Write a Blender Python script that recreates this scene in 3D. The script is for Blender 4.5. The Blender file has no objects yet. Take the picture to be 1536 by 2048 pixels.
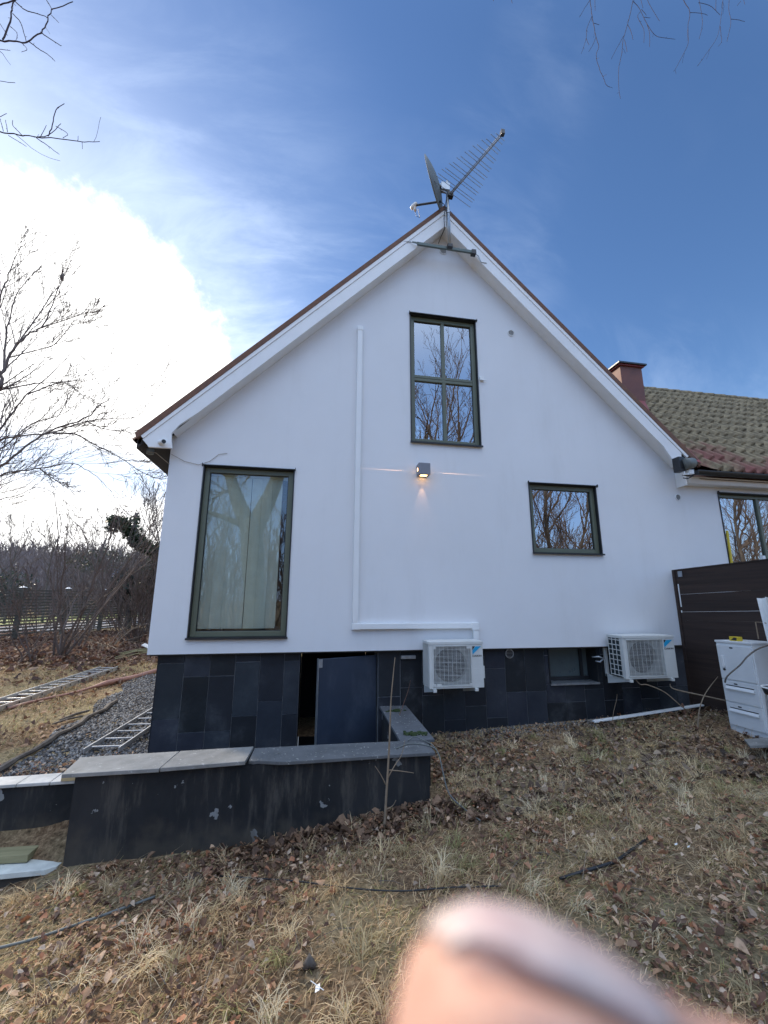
import bpy, bmesh, math, random
import numpy as np
from mathutils import Vector, Matrix, Euler, noise as mnoise
R = math.radians
sc = bpy.context.scene
col = sc.collection
# ---------------------------------------------------------------- camera
EYE = np.array([0.0, -5.3, 1.7])
YAW, PITCH, ROLL, FPX = R(9.9646), R(11.8942), R(0.19896), 822.14
fwd = np.array([math.sin(YAW)*math.cos(PITCH), math.cos(YAW)*math.cos(PITCH), math.sin(PITCH)])
rt0 = np.array([math.cos(YAW), -math.sin(YAW), 0.0]); up0 = np.cross(rt0, fwd)
RT = math.cos(ROLL)*rt0 + math.sin(ROLL)*up0
UP = -math.sin(ROLL)*rt0 + math.cos(ROLL)*up0
cam = bpy.data.cameras.new('camera'); camo = bpy.data.objects.new('camera', cam); col.objects.link(camo)
cam.sensor_fit = 'VERTICAL'; cam.sensor_height = 36; cam.lens = FPX/2048*36
cam.clip_start = 0.004; cam.clip_end = 3000
cam.dof.use_dof = True; cam.dof.focus_distance = 5.0; cam.dof.aperture_fstop = 7.0
camo.matrix_world = Matrix(((RT[0], UP[0], -fwd[0], EYE[0]), (RT[1], UP[1], -fwd[1], EYE[1]), (RT[2], UP[2], -fwd[2], EYE[2]), (0, 0, 0, 1)))
sc.camera = camo

def ray(px, py): return ((px-768)*RT - (py-1024)*UP + FPX*fwd)/FPX
def aty(px, py, y): d = ray(px, py); return Vector(EYE + d*((y-EYE[1])/d[1]))
def atz(px, py, z): d = ray(px, py); return Vector(EYE + d*((z-EYE[2])/d[2]))
def atd(px, py, t): return Vector(EYE + ray(px, py)*t)

# ---------------------------------------------------------------- light
SUN_EL, SUN_AZ = R(32.0), R(-44.0)          # azimuth from +y towards +x
sun = bpy.data.lights.new('sun', 'SUN'); suno = bpy.data.objects.new('sun', sun); col.objects.link(suno)
sun.energy = 2.9; sun.angle = R(4.0); sun.color = (1.0, 0.87, 0.70)
sd = Vector((math.sin(SUN_AZ)*math.cos(SUN_EL), math.cos(SUN_AZ)*math.cos(SUN_EL), math.sin(SUN_EL)))
suno.rotation_euler = sd.to_track_quat('Z', 'Y').to_euler()
sc.view_settings.view_transform = 'Standard'; sc.view_settings.look = 'None'
sc.view_settings.exposure = 0.88; sc.view_settings.gamma = 1.0
try: sc.view_settings.use_curve_mapping = False
except Exception: pass

def N(nt, t, **kw):
    n = nt.nodes.new(t)
    for k, v in kw.items():
        if hasattr(n, k): setattr(n, k, v)
    return n
def setin(n, **kw):
    for k, v in kw.items(): n.inputs[k.replace('_', ' ')].default_value = v
def mth(nt, op, a, b=None, clamp=False):
    n = nt.nodes.new('ShaderNodeMath'); n.operation = op; n.use_clamp = clamp
    for i, v in enumerate((a, b)):
        if v is None: continue
        if isinstance(v, (int, float)): n.inputs[i].default_value = v
        else: nt.links.new(v, n.inputs[i])
    return n.outputs[0]
def smooth(nt, v, a, b):
    n = nt.nodes.new('ShaderNodeMapRange'); n.interpolation_type = 'SMOOTHSTEP'
    nt.links.new(v, n.inputs['Value']); n.inputs['From Min'].default_value = a; n.inputs['From Max'].default_value = b
    return n.outputs[0]

world = bpy.data.worlds.new('World'); sc.world = world; world.use_nodes = True
nt = world.node_tree; nt.nodes.clear(); lk = nt.links.new
wo = N(nt, 'ShaderNodeOutputWorld'); bg = N(nt, 'ShaderNodeBackground'); lk(bg.outputs[0], wo.inputs[0])
SKY_S = 0.10
sky = N(nt, 'ShaderNodeTexSky', sky_type='NISHITA'); sky.sun_disc = False
sky.sun_elevation = SUN_EL; sky.sun_rotation = SUN_AZ; sky.air_density = 1.0; sky.dust_density = 0.35; sky.ozone_density = 2.2
tc = N(nt, 'ShaderNodeTexCoord'); dv = tc.outputs['Generated']
hs = N(nt, 'ShaderNodeHueSaturation'); lk(sky.outputs[0], hs.inputs['Color']); setin(hs, Saturation=1.17, Value=1.0, Hue=0.505)
bg.inputs['Strength'].default_value = SKY_S
cdir = Vector(ray(50, 840)).normalized()
nz = N(nt, 'ShaderNodeTexNoise'); setin(nz, Scale=8.0, Detail=12.0, Roughness=0.66); lk(dv, nz.inputs['Vector'])
vd = N(nt, 'ShaderNodeVectorMath', operation='DOT_PRODUCT'); lk(dv, vd.inputs[0]); vd.inputs[1].default_value = cdir
ang = mth(nt, 'ARCCOSINE', vd.outputs['Value'])
nd = mth(nt, 'MULTIPLY', mth(nt, 'SUBTRACT', nz.outputs[0], 0.5), 0.26)
a2 = mth(nt, 'ADD', ang, nd)
m_cloud = mth(nt, 'SUBTRACT', 1.0, smooth(nt, a2, 0.352, 0.428))           # bright cumulus bank round the hidden sun
# wispy cirrus spreading out of it
mp = N(nt, 'ShaderNodeMapping'); mp.inputs['Rotation'].default_value = (0.3, 0.5, 0.9); mp.inputs['Scale'].default_value = (2.2, 9.0, 4.0)
lk(dv, mp.inputs['Vector'])
n2 = N(nt, 'ShaderNodeTexNoise'); setin(n2, Scale=1.6, Detail=8.0, Roughness=0.62, Distortion=0.5); lk(mp.outputs[0], n2.inputs['Vector'])
n3 = N(nt, 'ShaderNodeTexNoise'); setin(n3, Scale=1.4, Detail=4.0, Roughness=0.5); lk(dv, n3.inputs['Vector'])
sx = N(nt, 'ShaderNodeSeparateXYZ'); lk(dv, sx.inputs[0])
# a gap of blue under the bank, as a real break between cloud layers
gapn = mth(nt, 'ADD', sx.outputs['Z'], mth(nt, 'MULTIPLY', mth(nt, 'SUBTRACT', n3.outputs[0], 0.5), 0.10))
gap = mth(nt, 'MULTIPLY', smooth(nt, gapn, 0.19, 0.235), mth(nt, 'SUBTRACT', 1.0, smooth(nt, gapn, 0.27, 0.315)))
w1 = smooth(nt, n2.outputs[0], 0.36, 0.78)
fall = mth(nt, 'SUBTRACT', 1.0, smooth(nt, ang, 0.34, 0.92))
glow = mth(nt, 'MULTIPLY', mth(nt, 'SUBTRACT', 1.0, smooth(nt, ang, 0.34, 0.66)), 0.34)   # haze lit by the hidden sun
w2 = mth(nt, 'MULTIPLY', mth(nt, 'MULTIPLY', mth(nt, 'ADD', mth(nt, 'MULTIPLY', w1, 0.46), 0.20), fall), mth(nt, 'SUBTRACT', 1.0, mth(nt, 'MULTIPLY', gap, 0.6)))
w3 = mth(nt, 'MULTIPLY', mth(nt, 'MULTIPLY', w1, smooth(nt, n3.outputs[0], 0.40, 0.66)), 0.34)
hz = mth(nt, 'MULTIPLY', mth(nt, 'SUBTRACT', 1.0, smooth(nt, sx.outputs['Z'], 0.0, 0.42)), 0.30)
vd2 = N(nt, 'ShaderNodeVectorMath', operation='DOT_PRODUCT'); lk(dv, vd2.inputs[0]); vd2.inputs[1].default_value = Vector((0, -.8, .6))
back_fill = mth(nt, 'MULTIPLY', smooth(nt, vd2.outputs['Value'], 0.15, 0.85), 0.55)     # unseen bright sky added behind the viewer to fill wall and ground
wis = mth(nt, 'ADD', mth(nt, 'ADD', mth(nt, 'ADD', w2, w3), hz), glow, clamp=True)
m_c2 = mth(nt, 'MULTIPLY', m_cloud, mth(nt, 'SUBTRACT', 1.0, mth(nt, 'MULTIPLY', gap, 0.8)))
mxa = N(nt, 'ShaderNodeMix', data_type='RGBA'); lk(wis, mxa.inputs[0]); lk(hs.outputs[0], mxa.inputs[6]); mxa.inputs[7].default_value = (4.6, 5.6, 7.4, 1)
mxb = N(nt, 'ShaderNodeMix', data_type='RGBA'); lk(m_c2, mxb.inputs[0]); lk(mxa.outputs[2], mxb.inputs[6]); mxb.inputs[7].default_value = (11.5, 11.4, 11.2, 1)
mxc = N(nt, 'ShaderNodeMix', data_type='RGBA'); lk(back_fill, mxc.inputs[0]); lk(mxb.outputs[2], mxc.inputs[6]); mxc.inputs[7].default_value = (3.8, 6.6, 12.4, 1)
vd3 = N(nt, 'ShaderNodeVectorMath', operation='DOT_PRODUCT'); lk(dv, vd3.inputs[0]); vd3.inputs[1].default_value = Vector((0, -.35, .94))
zenith_fill = mth(nt, 'MULTIPLY', smooth(nt, vd3.outputs['Value'], 0.72, 0.96), mth(nt, 'ADD', 0.5, mth(nt, 'MULTIPLY', n3.outputs[0], 0.6)), clamp=True)   # unseen bright patch added overhead to lift the ground light
mxd = N(nt, 'ShaderNodeMix', data_type='RGBA'); lk(zenith_fill, mxd.inputs[0]); lk(mxc.outputs[2], mxd.inputs[6]); mxd.inputs[7].default_value = (11.0, 12.2, 14.0, 1)
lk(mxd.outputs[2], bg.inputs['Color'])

# ---------------------------------------------------------------- materials
MATS = {}
def pm(name, c, rough=0.6, metal=0.0, var=0.15, scale=6.0, bump=0.15, bscale=80.0, spec=0.5, c2=None, stretch=None, attr=None, bdist=0.004, sss=0.0):
    """procedural Principled material: two-scale colour variation, roughness variation, bump"""
    m = bpy.data.materials.new(name); m.use_nodes = True; t = m.node_tree; l = t.links.new
    b = t.nodes['Principled BSDF']
    tc = t.nodes.new('ShaderNodeTexCoord'); v = tc.outputs['Object']
    if stretch:
        mp = t.nodes.new('ShaderNodeMapping'); mp.inputs['Scale'].default_value = stretch; l(v, mp.inputs[0]); v = mp.outputs[0]
    n1 = t.nodes.new('ShaderNodeTexNoise'); n1.inputs['Scale'].default_value = scale; n1.inputs['Detail'].default_value = 6; n1.inputs['Roughness'].default_value = 0.62
    l(v, n1.inputs['Vector'])
    n2 = t.nodes.new('ShaderNodeTexNoise'); n2.inputs['Scale'].default_value = bscale; n2.inputs['Detail'].default_value = 4; l(v, n2.inputs['Vector'])
    r = t.nodes.new('ShaderNodeValToRGB'); l(n1.outputs[0], r.inputs[0])
    r.color_ramp.elements[0].position = 0.3; r.color_ramp.elements[1].position = 0.72
    c = tuple(c)
    if c2 is None:
        lo = tuple(max(0, x*(1-var)) for x in c); hi = tuple(min(1, x*(1+var)) for x in c)
    else: lo, hi = c, tuple(c2)
    r.color_ramp.elements[0].color = lo+(1,); r.color_ramp.elements[1].color = hi+(1,)
    out = r.outputs[0]
    if attr:
        a = t.nodes.new('ShaderNodeAttribute'); a.attribute_name = 'tone'
        mx = t.nodes.new('ShaderNodeMix'); mx.data_type = 'RGBA'; mx.blend_type = 'MULTIPLY'; mx.inputs[0].default_value = 1
        l(out, mx.inputs[6]); l(a.outputs['Color'], mx.inputs[7]); out = mx.outputs[2]
    l(out, b.inputs['Base Color'])
    mr = t.nodes.new('ShaderNodeMapRange'); l(n1.outputs[0], mr.inputs[0]); mr.inputs['To Min'].default_value = max(0.02, rough-0.1); mr.inputs['To Max'].default_value = min(1, rough+0.1)
    l(mr.outputs[0], b.inputs['Roughness'])
    b.inputs['Metallic'].default_value = metal; b.inputs['Specular IOR Level'].default_value = spec
    if sss: b.inputs['Subsurface Weight'].default_value = sss; b.inputs['Subsurface Radius'].default_value = (1, .35, .2); b.inputs['Subsurface Scale'].default_value = 0.003
    if bump:
        bp = t.nodes.new('ShaderNodeBump'); bp.inputs['Strength'].default_value = bump; bp.inputs['Distance'].default_value = bdist
        l(n2.outputs[0], bp.inputs['Height']); l(bp.outputs[0], b.inputs['Normal'])
    MATS[name] = m
    return m
render_w = pm('white_render', (0.75, 0.757, 0.765), 0.92, var=0.035, scale=0.7, bump=0.55, bscale=260, spec=0.2, bdist=0.003)
paint_w = pm('white_paint', (0.80, 0.80, 0.79), 0.5, var=0.05, scale=3, bump=0.1, bscale=40, stretch=(1, 1, 1))
plastic_w = pm('white_plastic', (0.78, 0.79, 0.78), 0.38, var=0.03, scale=4, bump=0.02)
ac_m = pm('ac_casing', (0.62, 0.63, 0.60), 0.45, var=0.06, scale=5, bump=0.04)
dark_m = pm('black_metal', (0.018, 0.019, 0.021), 0.4, var=0.3, bump=0.03)
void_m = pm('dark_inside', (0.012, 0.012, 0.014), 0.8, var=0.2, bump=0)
frame_m = pm('green_grey_frame', (0.115, 0.130, 0.090), 0.42, var=0.08, scale=3, bump=0.04)
slate_m = pm('slate_tile', (0.009, 0.0115, 0.016), 0.6, c2=(0.022, 0.025, 0.030), scale=2.6, bump=0.4, bscale=22, attr=True, bdist=0.006)
grout_m = pm('grout', (0.05, 0.055, 0.065), 0.9, c2=(.24, .25, .26), scale=4)
cap_m = pm('slate_cap', (0.15, 0.152, 0.145), 0.72, c2=(0.27, 0.265, 0.25), scale=5, bump=0.5, bscale=45, bdist=0.005, attr=True)
door_m = pm('door_blue', (0.022, 0.033, 0.055), 0.5, var=0.2, scale=1.4, bump=0.1)
rust_m = pm('brown_tile_edge', (0.12, 0.065, 0.045), 0.8, c2=(0.21, 0.10, 0.06), scale=14, bump=0.4, bscale=50)
maroon_m = pm('maroon_metal', (0.22, 0.035, 0.030), 0.55, var=0.25, scale=5)
brick_m = pm('terracotta_sheet', (0.11, 0.034, 0.022), 0.6, c2=(0.19, 0.065, 0.042), scale=2.5, bump=0.15, bscale=20)
steel_m = pm('galvanised', (0.36, 0.39, 0.42), 0.38, metal=0.75, var=0.2, scale=20)
alu_m = pm('aluminium', (0.58, 0.59, 0.60), 0.35, metal=0.7, var=0.12, scale=10)
dish_m = pm('dish_grey', (0.13, 0.14, 0.13), 0.55, var=0.15)
wood_d = pm('dark_stained_wood', (0.019, 0.010, 0.0075), 0.8, c2=(0.046, 0.028, 0.021), scale=3, bump=0.4, bscale=30, stretch=(1, .25, 6), attr=True)
wood_l = pm('weathered_wood', (0.21, 0.19, 0.10), 0.8, c2=(0.34, 0.31, 0.17), scale=6, bump=0.4, bscale=40, stretch=(.4, 5, 5))
wood_g = pm('grey_fence_wood', (0.075, 0.068, 0.055), 0.85, c2=(0.13, 0.12, 0.095), scale=4, bump=0.2)
pine_m = pm('fresh_timber', (0.50, 0.38, 0.20), 0.7, var=0.15, scale=20)
yellow_m = pm('yellow_paint', (0.62, 0.46, 0.03), 0.5, var=0.1)
bark_m = pm('bark', (0.075, 0.062, 0.052), 0.9, c2=(0.155, 0.135, 0.115), scale=9, bump=0.6, bscale=30, stretch=(1, 1, .3), bdist=0.02)
twig_m = pm('twig', (0.095, 0.072, 0.062), 0.85, c2=(0.18, 0.14, 0.12), scale=3, bump=0)
birch_m = pm('birch_twig', (0.05, 0.026, 0.030), 0.8, var=0.3, bump=0)
pipe_m = pm('pink_pipe', (0.33, 0.17, 0.13), 0.5, var=0.15, scale=6)
hose_m = pm('black_hose', (0.020, 0.021, 0.023), 0.5, var=0.3)
stem_m = pm('pale_twig', (0.25, 0.19, 0.13), 0.8, var=0.25, scale=20)
gravel_m = pm('gravel', (0.105, 0.11, 0.115), 0.85, c2=(0.2, 0.2, 0.195), scale=30, attr=True, bump=0)
grass_m = pm('dry_grass', (0.95, 0.95, 0.95), 0.75, var=0.05, attr=True, bump=0, spec=0.25)
leaf_m = pm('dead_leaf', (0.9, 0.9, 0.9), 0.7, var=0.3, scale=60, attr=True, bump=0, spec=0.3)
ivy_m = pm('ivy', (0.9, 0.9, 0.9), 0.5, attr=True, bump=0)
road_m = pm('asphalt', (0.22, 0.22, 0.23), 0.9, var=0.15, scale=2)
field_m = pm('mown_grass', (0.14, 0.17, 0.035), 0.9, c2=(0.25, 0.27, 0.07), scale=.6, bump=0)
skin_m = pm('skin', (0.46, 0.24, 0.17), 0.55, c2=(0.62, 0.40, 0.32), scale=160, spec=.3, bump=0.3, bscale=900, sss=0.12, bdist=0.0006)
nail_m = pm('nail', (0.52, 0.36, 0.34), 0.32, c2=(0.66, 0.56, 0.50), scale=260, bump=0)
blind_m = pm('blind_fabric', (0.62, 0.66, 0.60), 0.9, var=0.06, scale=9, bump=0.1)
curtain_m = pm('curtain', (0.72, 0.74, 0.76), 0.9, var=0.05, bump=0)
room_m = pm('room_wall', (0.16, 0.15, 0.14), 0.9, bump=0)
conc_m = pm('retaining_render', (0.010, 0.0125, 0.015), 0.8, c2=(0.036, 0.036, 0.037), scale=1.7, bump=0.5, bscale=14, stretch=(1, 1, .45), bdist=0.01)

def translucent(m, f):
    t = m.node_tree; l = t.links.new; b = t.nodes['Principled BSDF']; o = t.nodes['Material Output']
    tr = t.nodes.new('ShaderNodeBsdfTranslucent'); mx = t.nodes.new('ShaderNodeMixShader'); mx.inputs[0].default_value = f
    l(b.inputs['Base Color'].links[0].from_socket, tr.inputs[0]); l(b.outputs[0], mx.inputs[1]); l(tr.outputs[0], mx.inputs[2]); l(mx.outputs[0], o.inputs[0])
translucent(grass_m, .5); translucent(leaf_m, .3); translucent(ivy_m, .25)
# retaining wall render with chipped pale spots low down
def chips(m):
    t = m.node_tree; l = t.links.new; b = t.nodes['Principled BSDF']
    src = b.inputs['Base Color'].links[0].from_socket
    tc = t.nodes.new('ShaderNodeTexCoord'); v = t.nodes.new('ShaderNodeTexNoise'); v.inputs['Scale'].default_value = 5.2; v.inputs['Detail'].default_value = 5
    l(tc.outputs['Object'], v.inputs['Vector'])
    f = smooth(t, v.outputs[0], 0.655, 0.665)
    mx = t.nodes.new('ShaderNodeMix'); mx.data_type = 'RGBA'; l(f, mx.inputs[0]); l(src, mx.inputs[6]); mx.inputs[7].default_value = (.24, .25, .25, 1)
    mp = t.nodes.new('ShaderNodeMapping'); mp.inputs['Scale'].default_value = (3.2, 3.2, .55); l(tc.outputs['Object'], mp.inputs[0])
    n = t.nodes.new('ShaderNodeTexNoise'); n.inputs['Scale'].default_value = 2.2; n.inputs['Detail'].default_value = 8; n.inputs['Roughness'].default_value = .7; l(mp.outputs[0], n.inputs['Vector'])
    m2 = t.nodes.new('ShaderNodeMix'); m2.data_type = 'RGBA'; l(mth(t, 'MULTIPLY', smooth(t, n.outputs[0], .50, .68), .75), m2.inputs[0]); l(mx.outputs[2], m2.inputs[6]); m2.inputs[7].default_value = (.085, .078, .068, 1)
    sp = t.nodes.new('ShaderNodeSeparateXYZ'); l(tc.outputs['Object'], sp.inputs[0]); n3 = t.nodes.new('ShaderNodeTexNoise'); n3.inputs['Scale'].default_value = 7; n3.inputs['Detail'].default_value = 6; l(tc.outputs['Object'], n3.inputs['Vector'])
    low = mth(t, 'MULTIPLY', mth(t, 'SUBTRACT', 1.0, smooth(t, mth(t, 'ADD', sp.outputs['Z'], mth(t, 'MULTIPLY', mth(t, 'SUBTRACT', n3.outputs[0], .5), .5)), -.22, .04)), .55)
    m3 = t.nodes.new('ShaderNodeMix'); m3.data_type = 'RGBA'; l(low, m3.inputs[0]); l(m2.outputs[2], m3.inputs[6]); m3.inputs[7].default_value = (.10, .085, .065, 1)
    l(m3.outputs[2], b.inputs['Base Color']); b.inputs['Specular IOR Level'].default_value = .25
chips(conc_m)
def dusty(m, c, s1, a, b_, k, stretch=(1, 1, 1)):
    t = m.node_tree; l = t.links.new; b = t.nodes['Principled BSDF']; src = b.inputs['Base Color'].links[0].from_socket
    tc = t.nodes.new('ShaderNodeTexCoord'); mp = t.nodes.new('ShaderNodeMapping'); mp.inputs['Scale'].default_value = stretch; l(tc.outputs['Object'], mp.inputs[0])
    n = t.nodes.new('ShaderNodeTexNoise'); n.inputs['Scale'].default_value = s1; n.inputs['Detail'].default_value = 9; n.inputs['Roughness'].default_value = .68; l(mp.outputs[0], n.inputs['Vector'])
    mx = t.nodes.new('ShaderNodeMix'); mx.data_type = 'RGBA'; l(mth(t, 'MULTIPLY', smooth(t, n.outputs[0], a, b_), k), mx.inputs[0]); l(src, mx.inputs[6]); mx.inputs[7].default_value = tuple(c)+(1,)
    l(mx.outputs[2], b.inputs['Base Color'])
dusty(slate_m, (.10, .105, .11), 2.6, .52, .72, .42); slate_m.node_tree.nodes['Principled BSDF'].inputs['Specular IOR Level'].default_value = .35
dusty(door_m, (.10, .12, .15), 3.0, .5, .75, .3, (1, 1, .4))
dusty(render_w, (.60, .60, .585), 1.1, .5, .75, .28, (2.2, 2.2, .35))
dusty(cap_m, (.50, .50, .47), 26, .60, .68, .8)

# main roof tiles: moss grown over maroon tiles
def moss():
    m = bpy.data.materials.new('mossy_tiles'); m.use_nodes = True; t = m.node_tree; l = t.links.new; b = t.nodes['Principled BSDF']
    tc = t.nodes.new('ShaderNodeTexCoord'); sp = t.nodes.new('ShaderNodeSeparateXYZ'); l(tc.outputs['Object'], sp.inputs[0])
    n = t.nodes.new('ShaderNodeTexNoise'); n.inputs['Scale'].default_value = 1.6; n.inputs['Detail'].default_value = 7; l(tc.outputs['Object'], n.inputs['Vector'])
    n2 = t.nodes.new('ShaderNodeTexNoise'); n2.inputs['Scale'].default_value = 9; n2.inputs['Detail'].default_value = 6; l(tc.outputs['Object'], n2.inputs['Vector'])
    r = t.nodes.new('ShaderNodeValToRGB'); l(n2.outputs[0], r.inputs[0])
    r.color_ramp.elements[0].position = .3; r.color_ramp.elements[1].position = .75
    r.color_ramp.elements[0].color = (.10, .078, .045, 1); r.color_ramp.elements[1].color = (.36, .28, .165, 1)
    hz = mth(t, 'ADD', sp.outputs['Z'], mth(t, 'MULTIPLY', mth(t, 'SUBTRACT', n.outputs[0], .5), 2.6))
    dry = smooth(t, hz, 3.50, 4.25)
    mx = t.nodes.new('ShaderNodeMix'); mx.data_type = 'RGBA'; l(dry, mx.inputs[0]); mx.inputs[6].default_value = (.22, .085, .07, 1); l(r.outputs[0], mx.inputs[7])
    l(mx.outputs[2], b.inputs['Base Color']); b.inputs['Roughness'].default_value = .9
    bp = t.nodes.new('ShaderNodeBump'); bp.inputs['Strength'].default_value = .5; bp.inputs['Distance'].default_value = .01; l(n2.outputs[0], bp.inputs['Height']); l(bp.outputs[0], b.inputs['Normal'])
    return m
moss_m = moss()

def soil():
    m = bpy.data.materials.new('soil'); m.use_nodes = True; t = m.node_tree; l = t.links.new; b = t.nodes['Principled BSDF']
    tc = t.nodes.new('ShaderNodeTexCoord')
    n = t.nodes.new('ShaderNodeTexNoise'); n.inputs['Scale'].default_value = .8; n.inputs['Detail'].default_value = 8; l(tc.outputs['Object'], n.inputs['Vector'])
    n2 = t.nodes.new('ShaderNodeTexNoise'); n2.inputs['Scale'].default_value = 28; n2.inputs['Detail'].default_value = 8; n2.inputs['Roughness'].default_value = .75; l(tc.outputs['Object'], n2.inputs['Vector'])
    r = t.nodes.new('ShaderNodeValToRGB'); l(n2.outputs[0], r.inputs[0])
    e = r.color_ramp.elements; e[0].position = .32; e[0].color = (.04, .026, .018, 1); e[1].position = .7; e[1].color = (.50, .36, .22, 1)
    k = e.new(.5); k.color = (.22, .14, .08, 1)
    r2 = t.nodes.new('ShaderNodeValToRGB'); l(n2.outputs[0], r2.inputs[0])
    e = r2.color_ramp.elements; e[0].position = .3; e[0].color = (.08, .06, .03, 1); e[1].position = .7; e[1].color = (.46, .375, .22, 1)
    mx = t.nodes.new('ShaderNodeMix'); mx.data_type = 'RGBA'; l(smooth(t, n.outputs[0], .42, .6), mx.inputs[0]); l(r.outputs[0], mx.inputs[6]); l(r2.outputs[0], mx.inputs[7])
    l(mx.outputs[2], b.inputs['Base Color']); b.inputs['Roughness'].default_value = .95; b.inputs['Specular IOR Level'].default_value = .15
    bp = t.nodes.new('ShaderNodeBump'); bp.inputs['Strength'].default_value = 1; bp.inputs['Distance'].default_value = .03; l(n2.outputs[0], bp.inputs['Height']); l(bp.outputs[0], b.inputs['Normal'])
    return m
soil_m = soil()

def glass(name, ior=1.75, tint=(.82, .88, .86), wavy=0.0, k=1.6):
    m = bpy.data.materials.new(name); m.use_nodes = True; t = m.node_tree; t.nodes.clear(); l = t.links.new
    o = t.nodes.new('ShaderNodeOutputMaterial'); mx = t.nodes.new('ShaderNodeMixShader'); tr = t.nodes.new('ShaderNodeBsdfTransparent'); g = t.nodes.new('ShaderNodeBsdfGlossy')
    tr.inputs[0].default_value = tint+(1,); g.inputs['Roughness'].default_value = 0.004; g.inputs['Color'].default_value = (.95, .97, 1, 1)
    fr = t.nodes.new('ShaderNodeFresnel'); fr.inputs['IOR'].default_value = ior
    tc = t.nodes.new('ShaderNodeTexCoord'); n = t.nodes.new('ShaderNodeTexNoise'); n.inputs['Scale'].default_value = 2.2; l(tc.outputs['Object'], n.inputs['Vector'])
    bp = t.nodes.new('ShaderNodeBump'); bp.inputs['Strength'].default_value = .25; bp.inputs['Distance'].default_value = .0022 + wavy; l(n.outputs[0], bp.inputs['Height']); l(bp.outputs[0], g.inputs['Normal'])
    l(mth(t, 'MULTIPLY', fr.outputs[0], k, clamp=True), mx.inputs[0]); l(tr.outputs[0], mx.inputs[1]); l(g.outputs[0], mx.inputs[2]); l(mx.outputs[0], o.inputs[0])
    return m
glass_m = glass('window_glass', 2.1, k=2.7)
glass_b = glass('blind_window_glass', 1.9, tint=(.97, .99, .97), k=.68)
def emis(name, c, s):
    m = bpy.data.materials.new(name); m.use_nodes = True; b = m.node_tree.nodes['Principled BSDF']
    b.inputs['Base Color'].default_value = c+(1,); b.inputs['Emission Color'].default_value = c+(1,); b.inputs['Emission Strength'].default_value = s
    return m
glow_m = emis('lit_lens', (1.0, .55, .22), 5.0)

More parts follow.
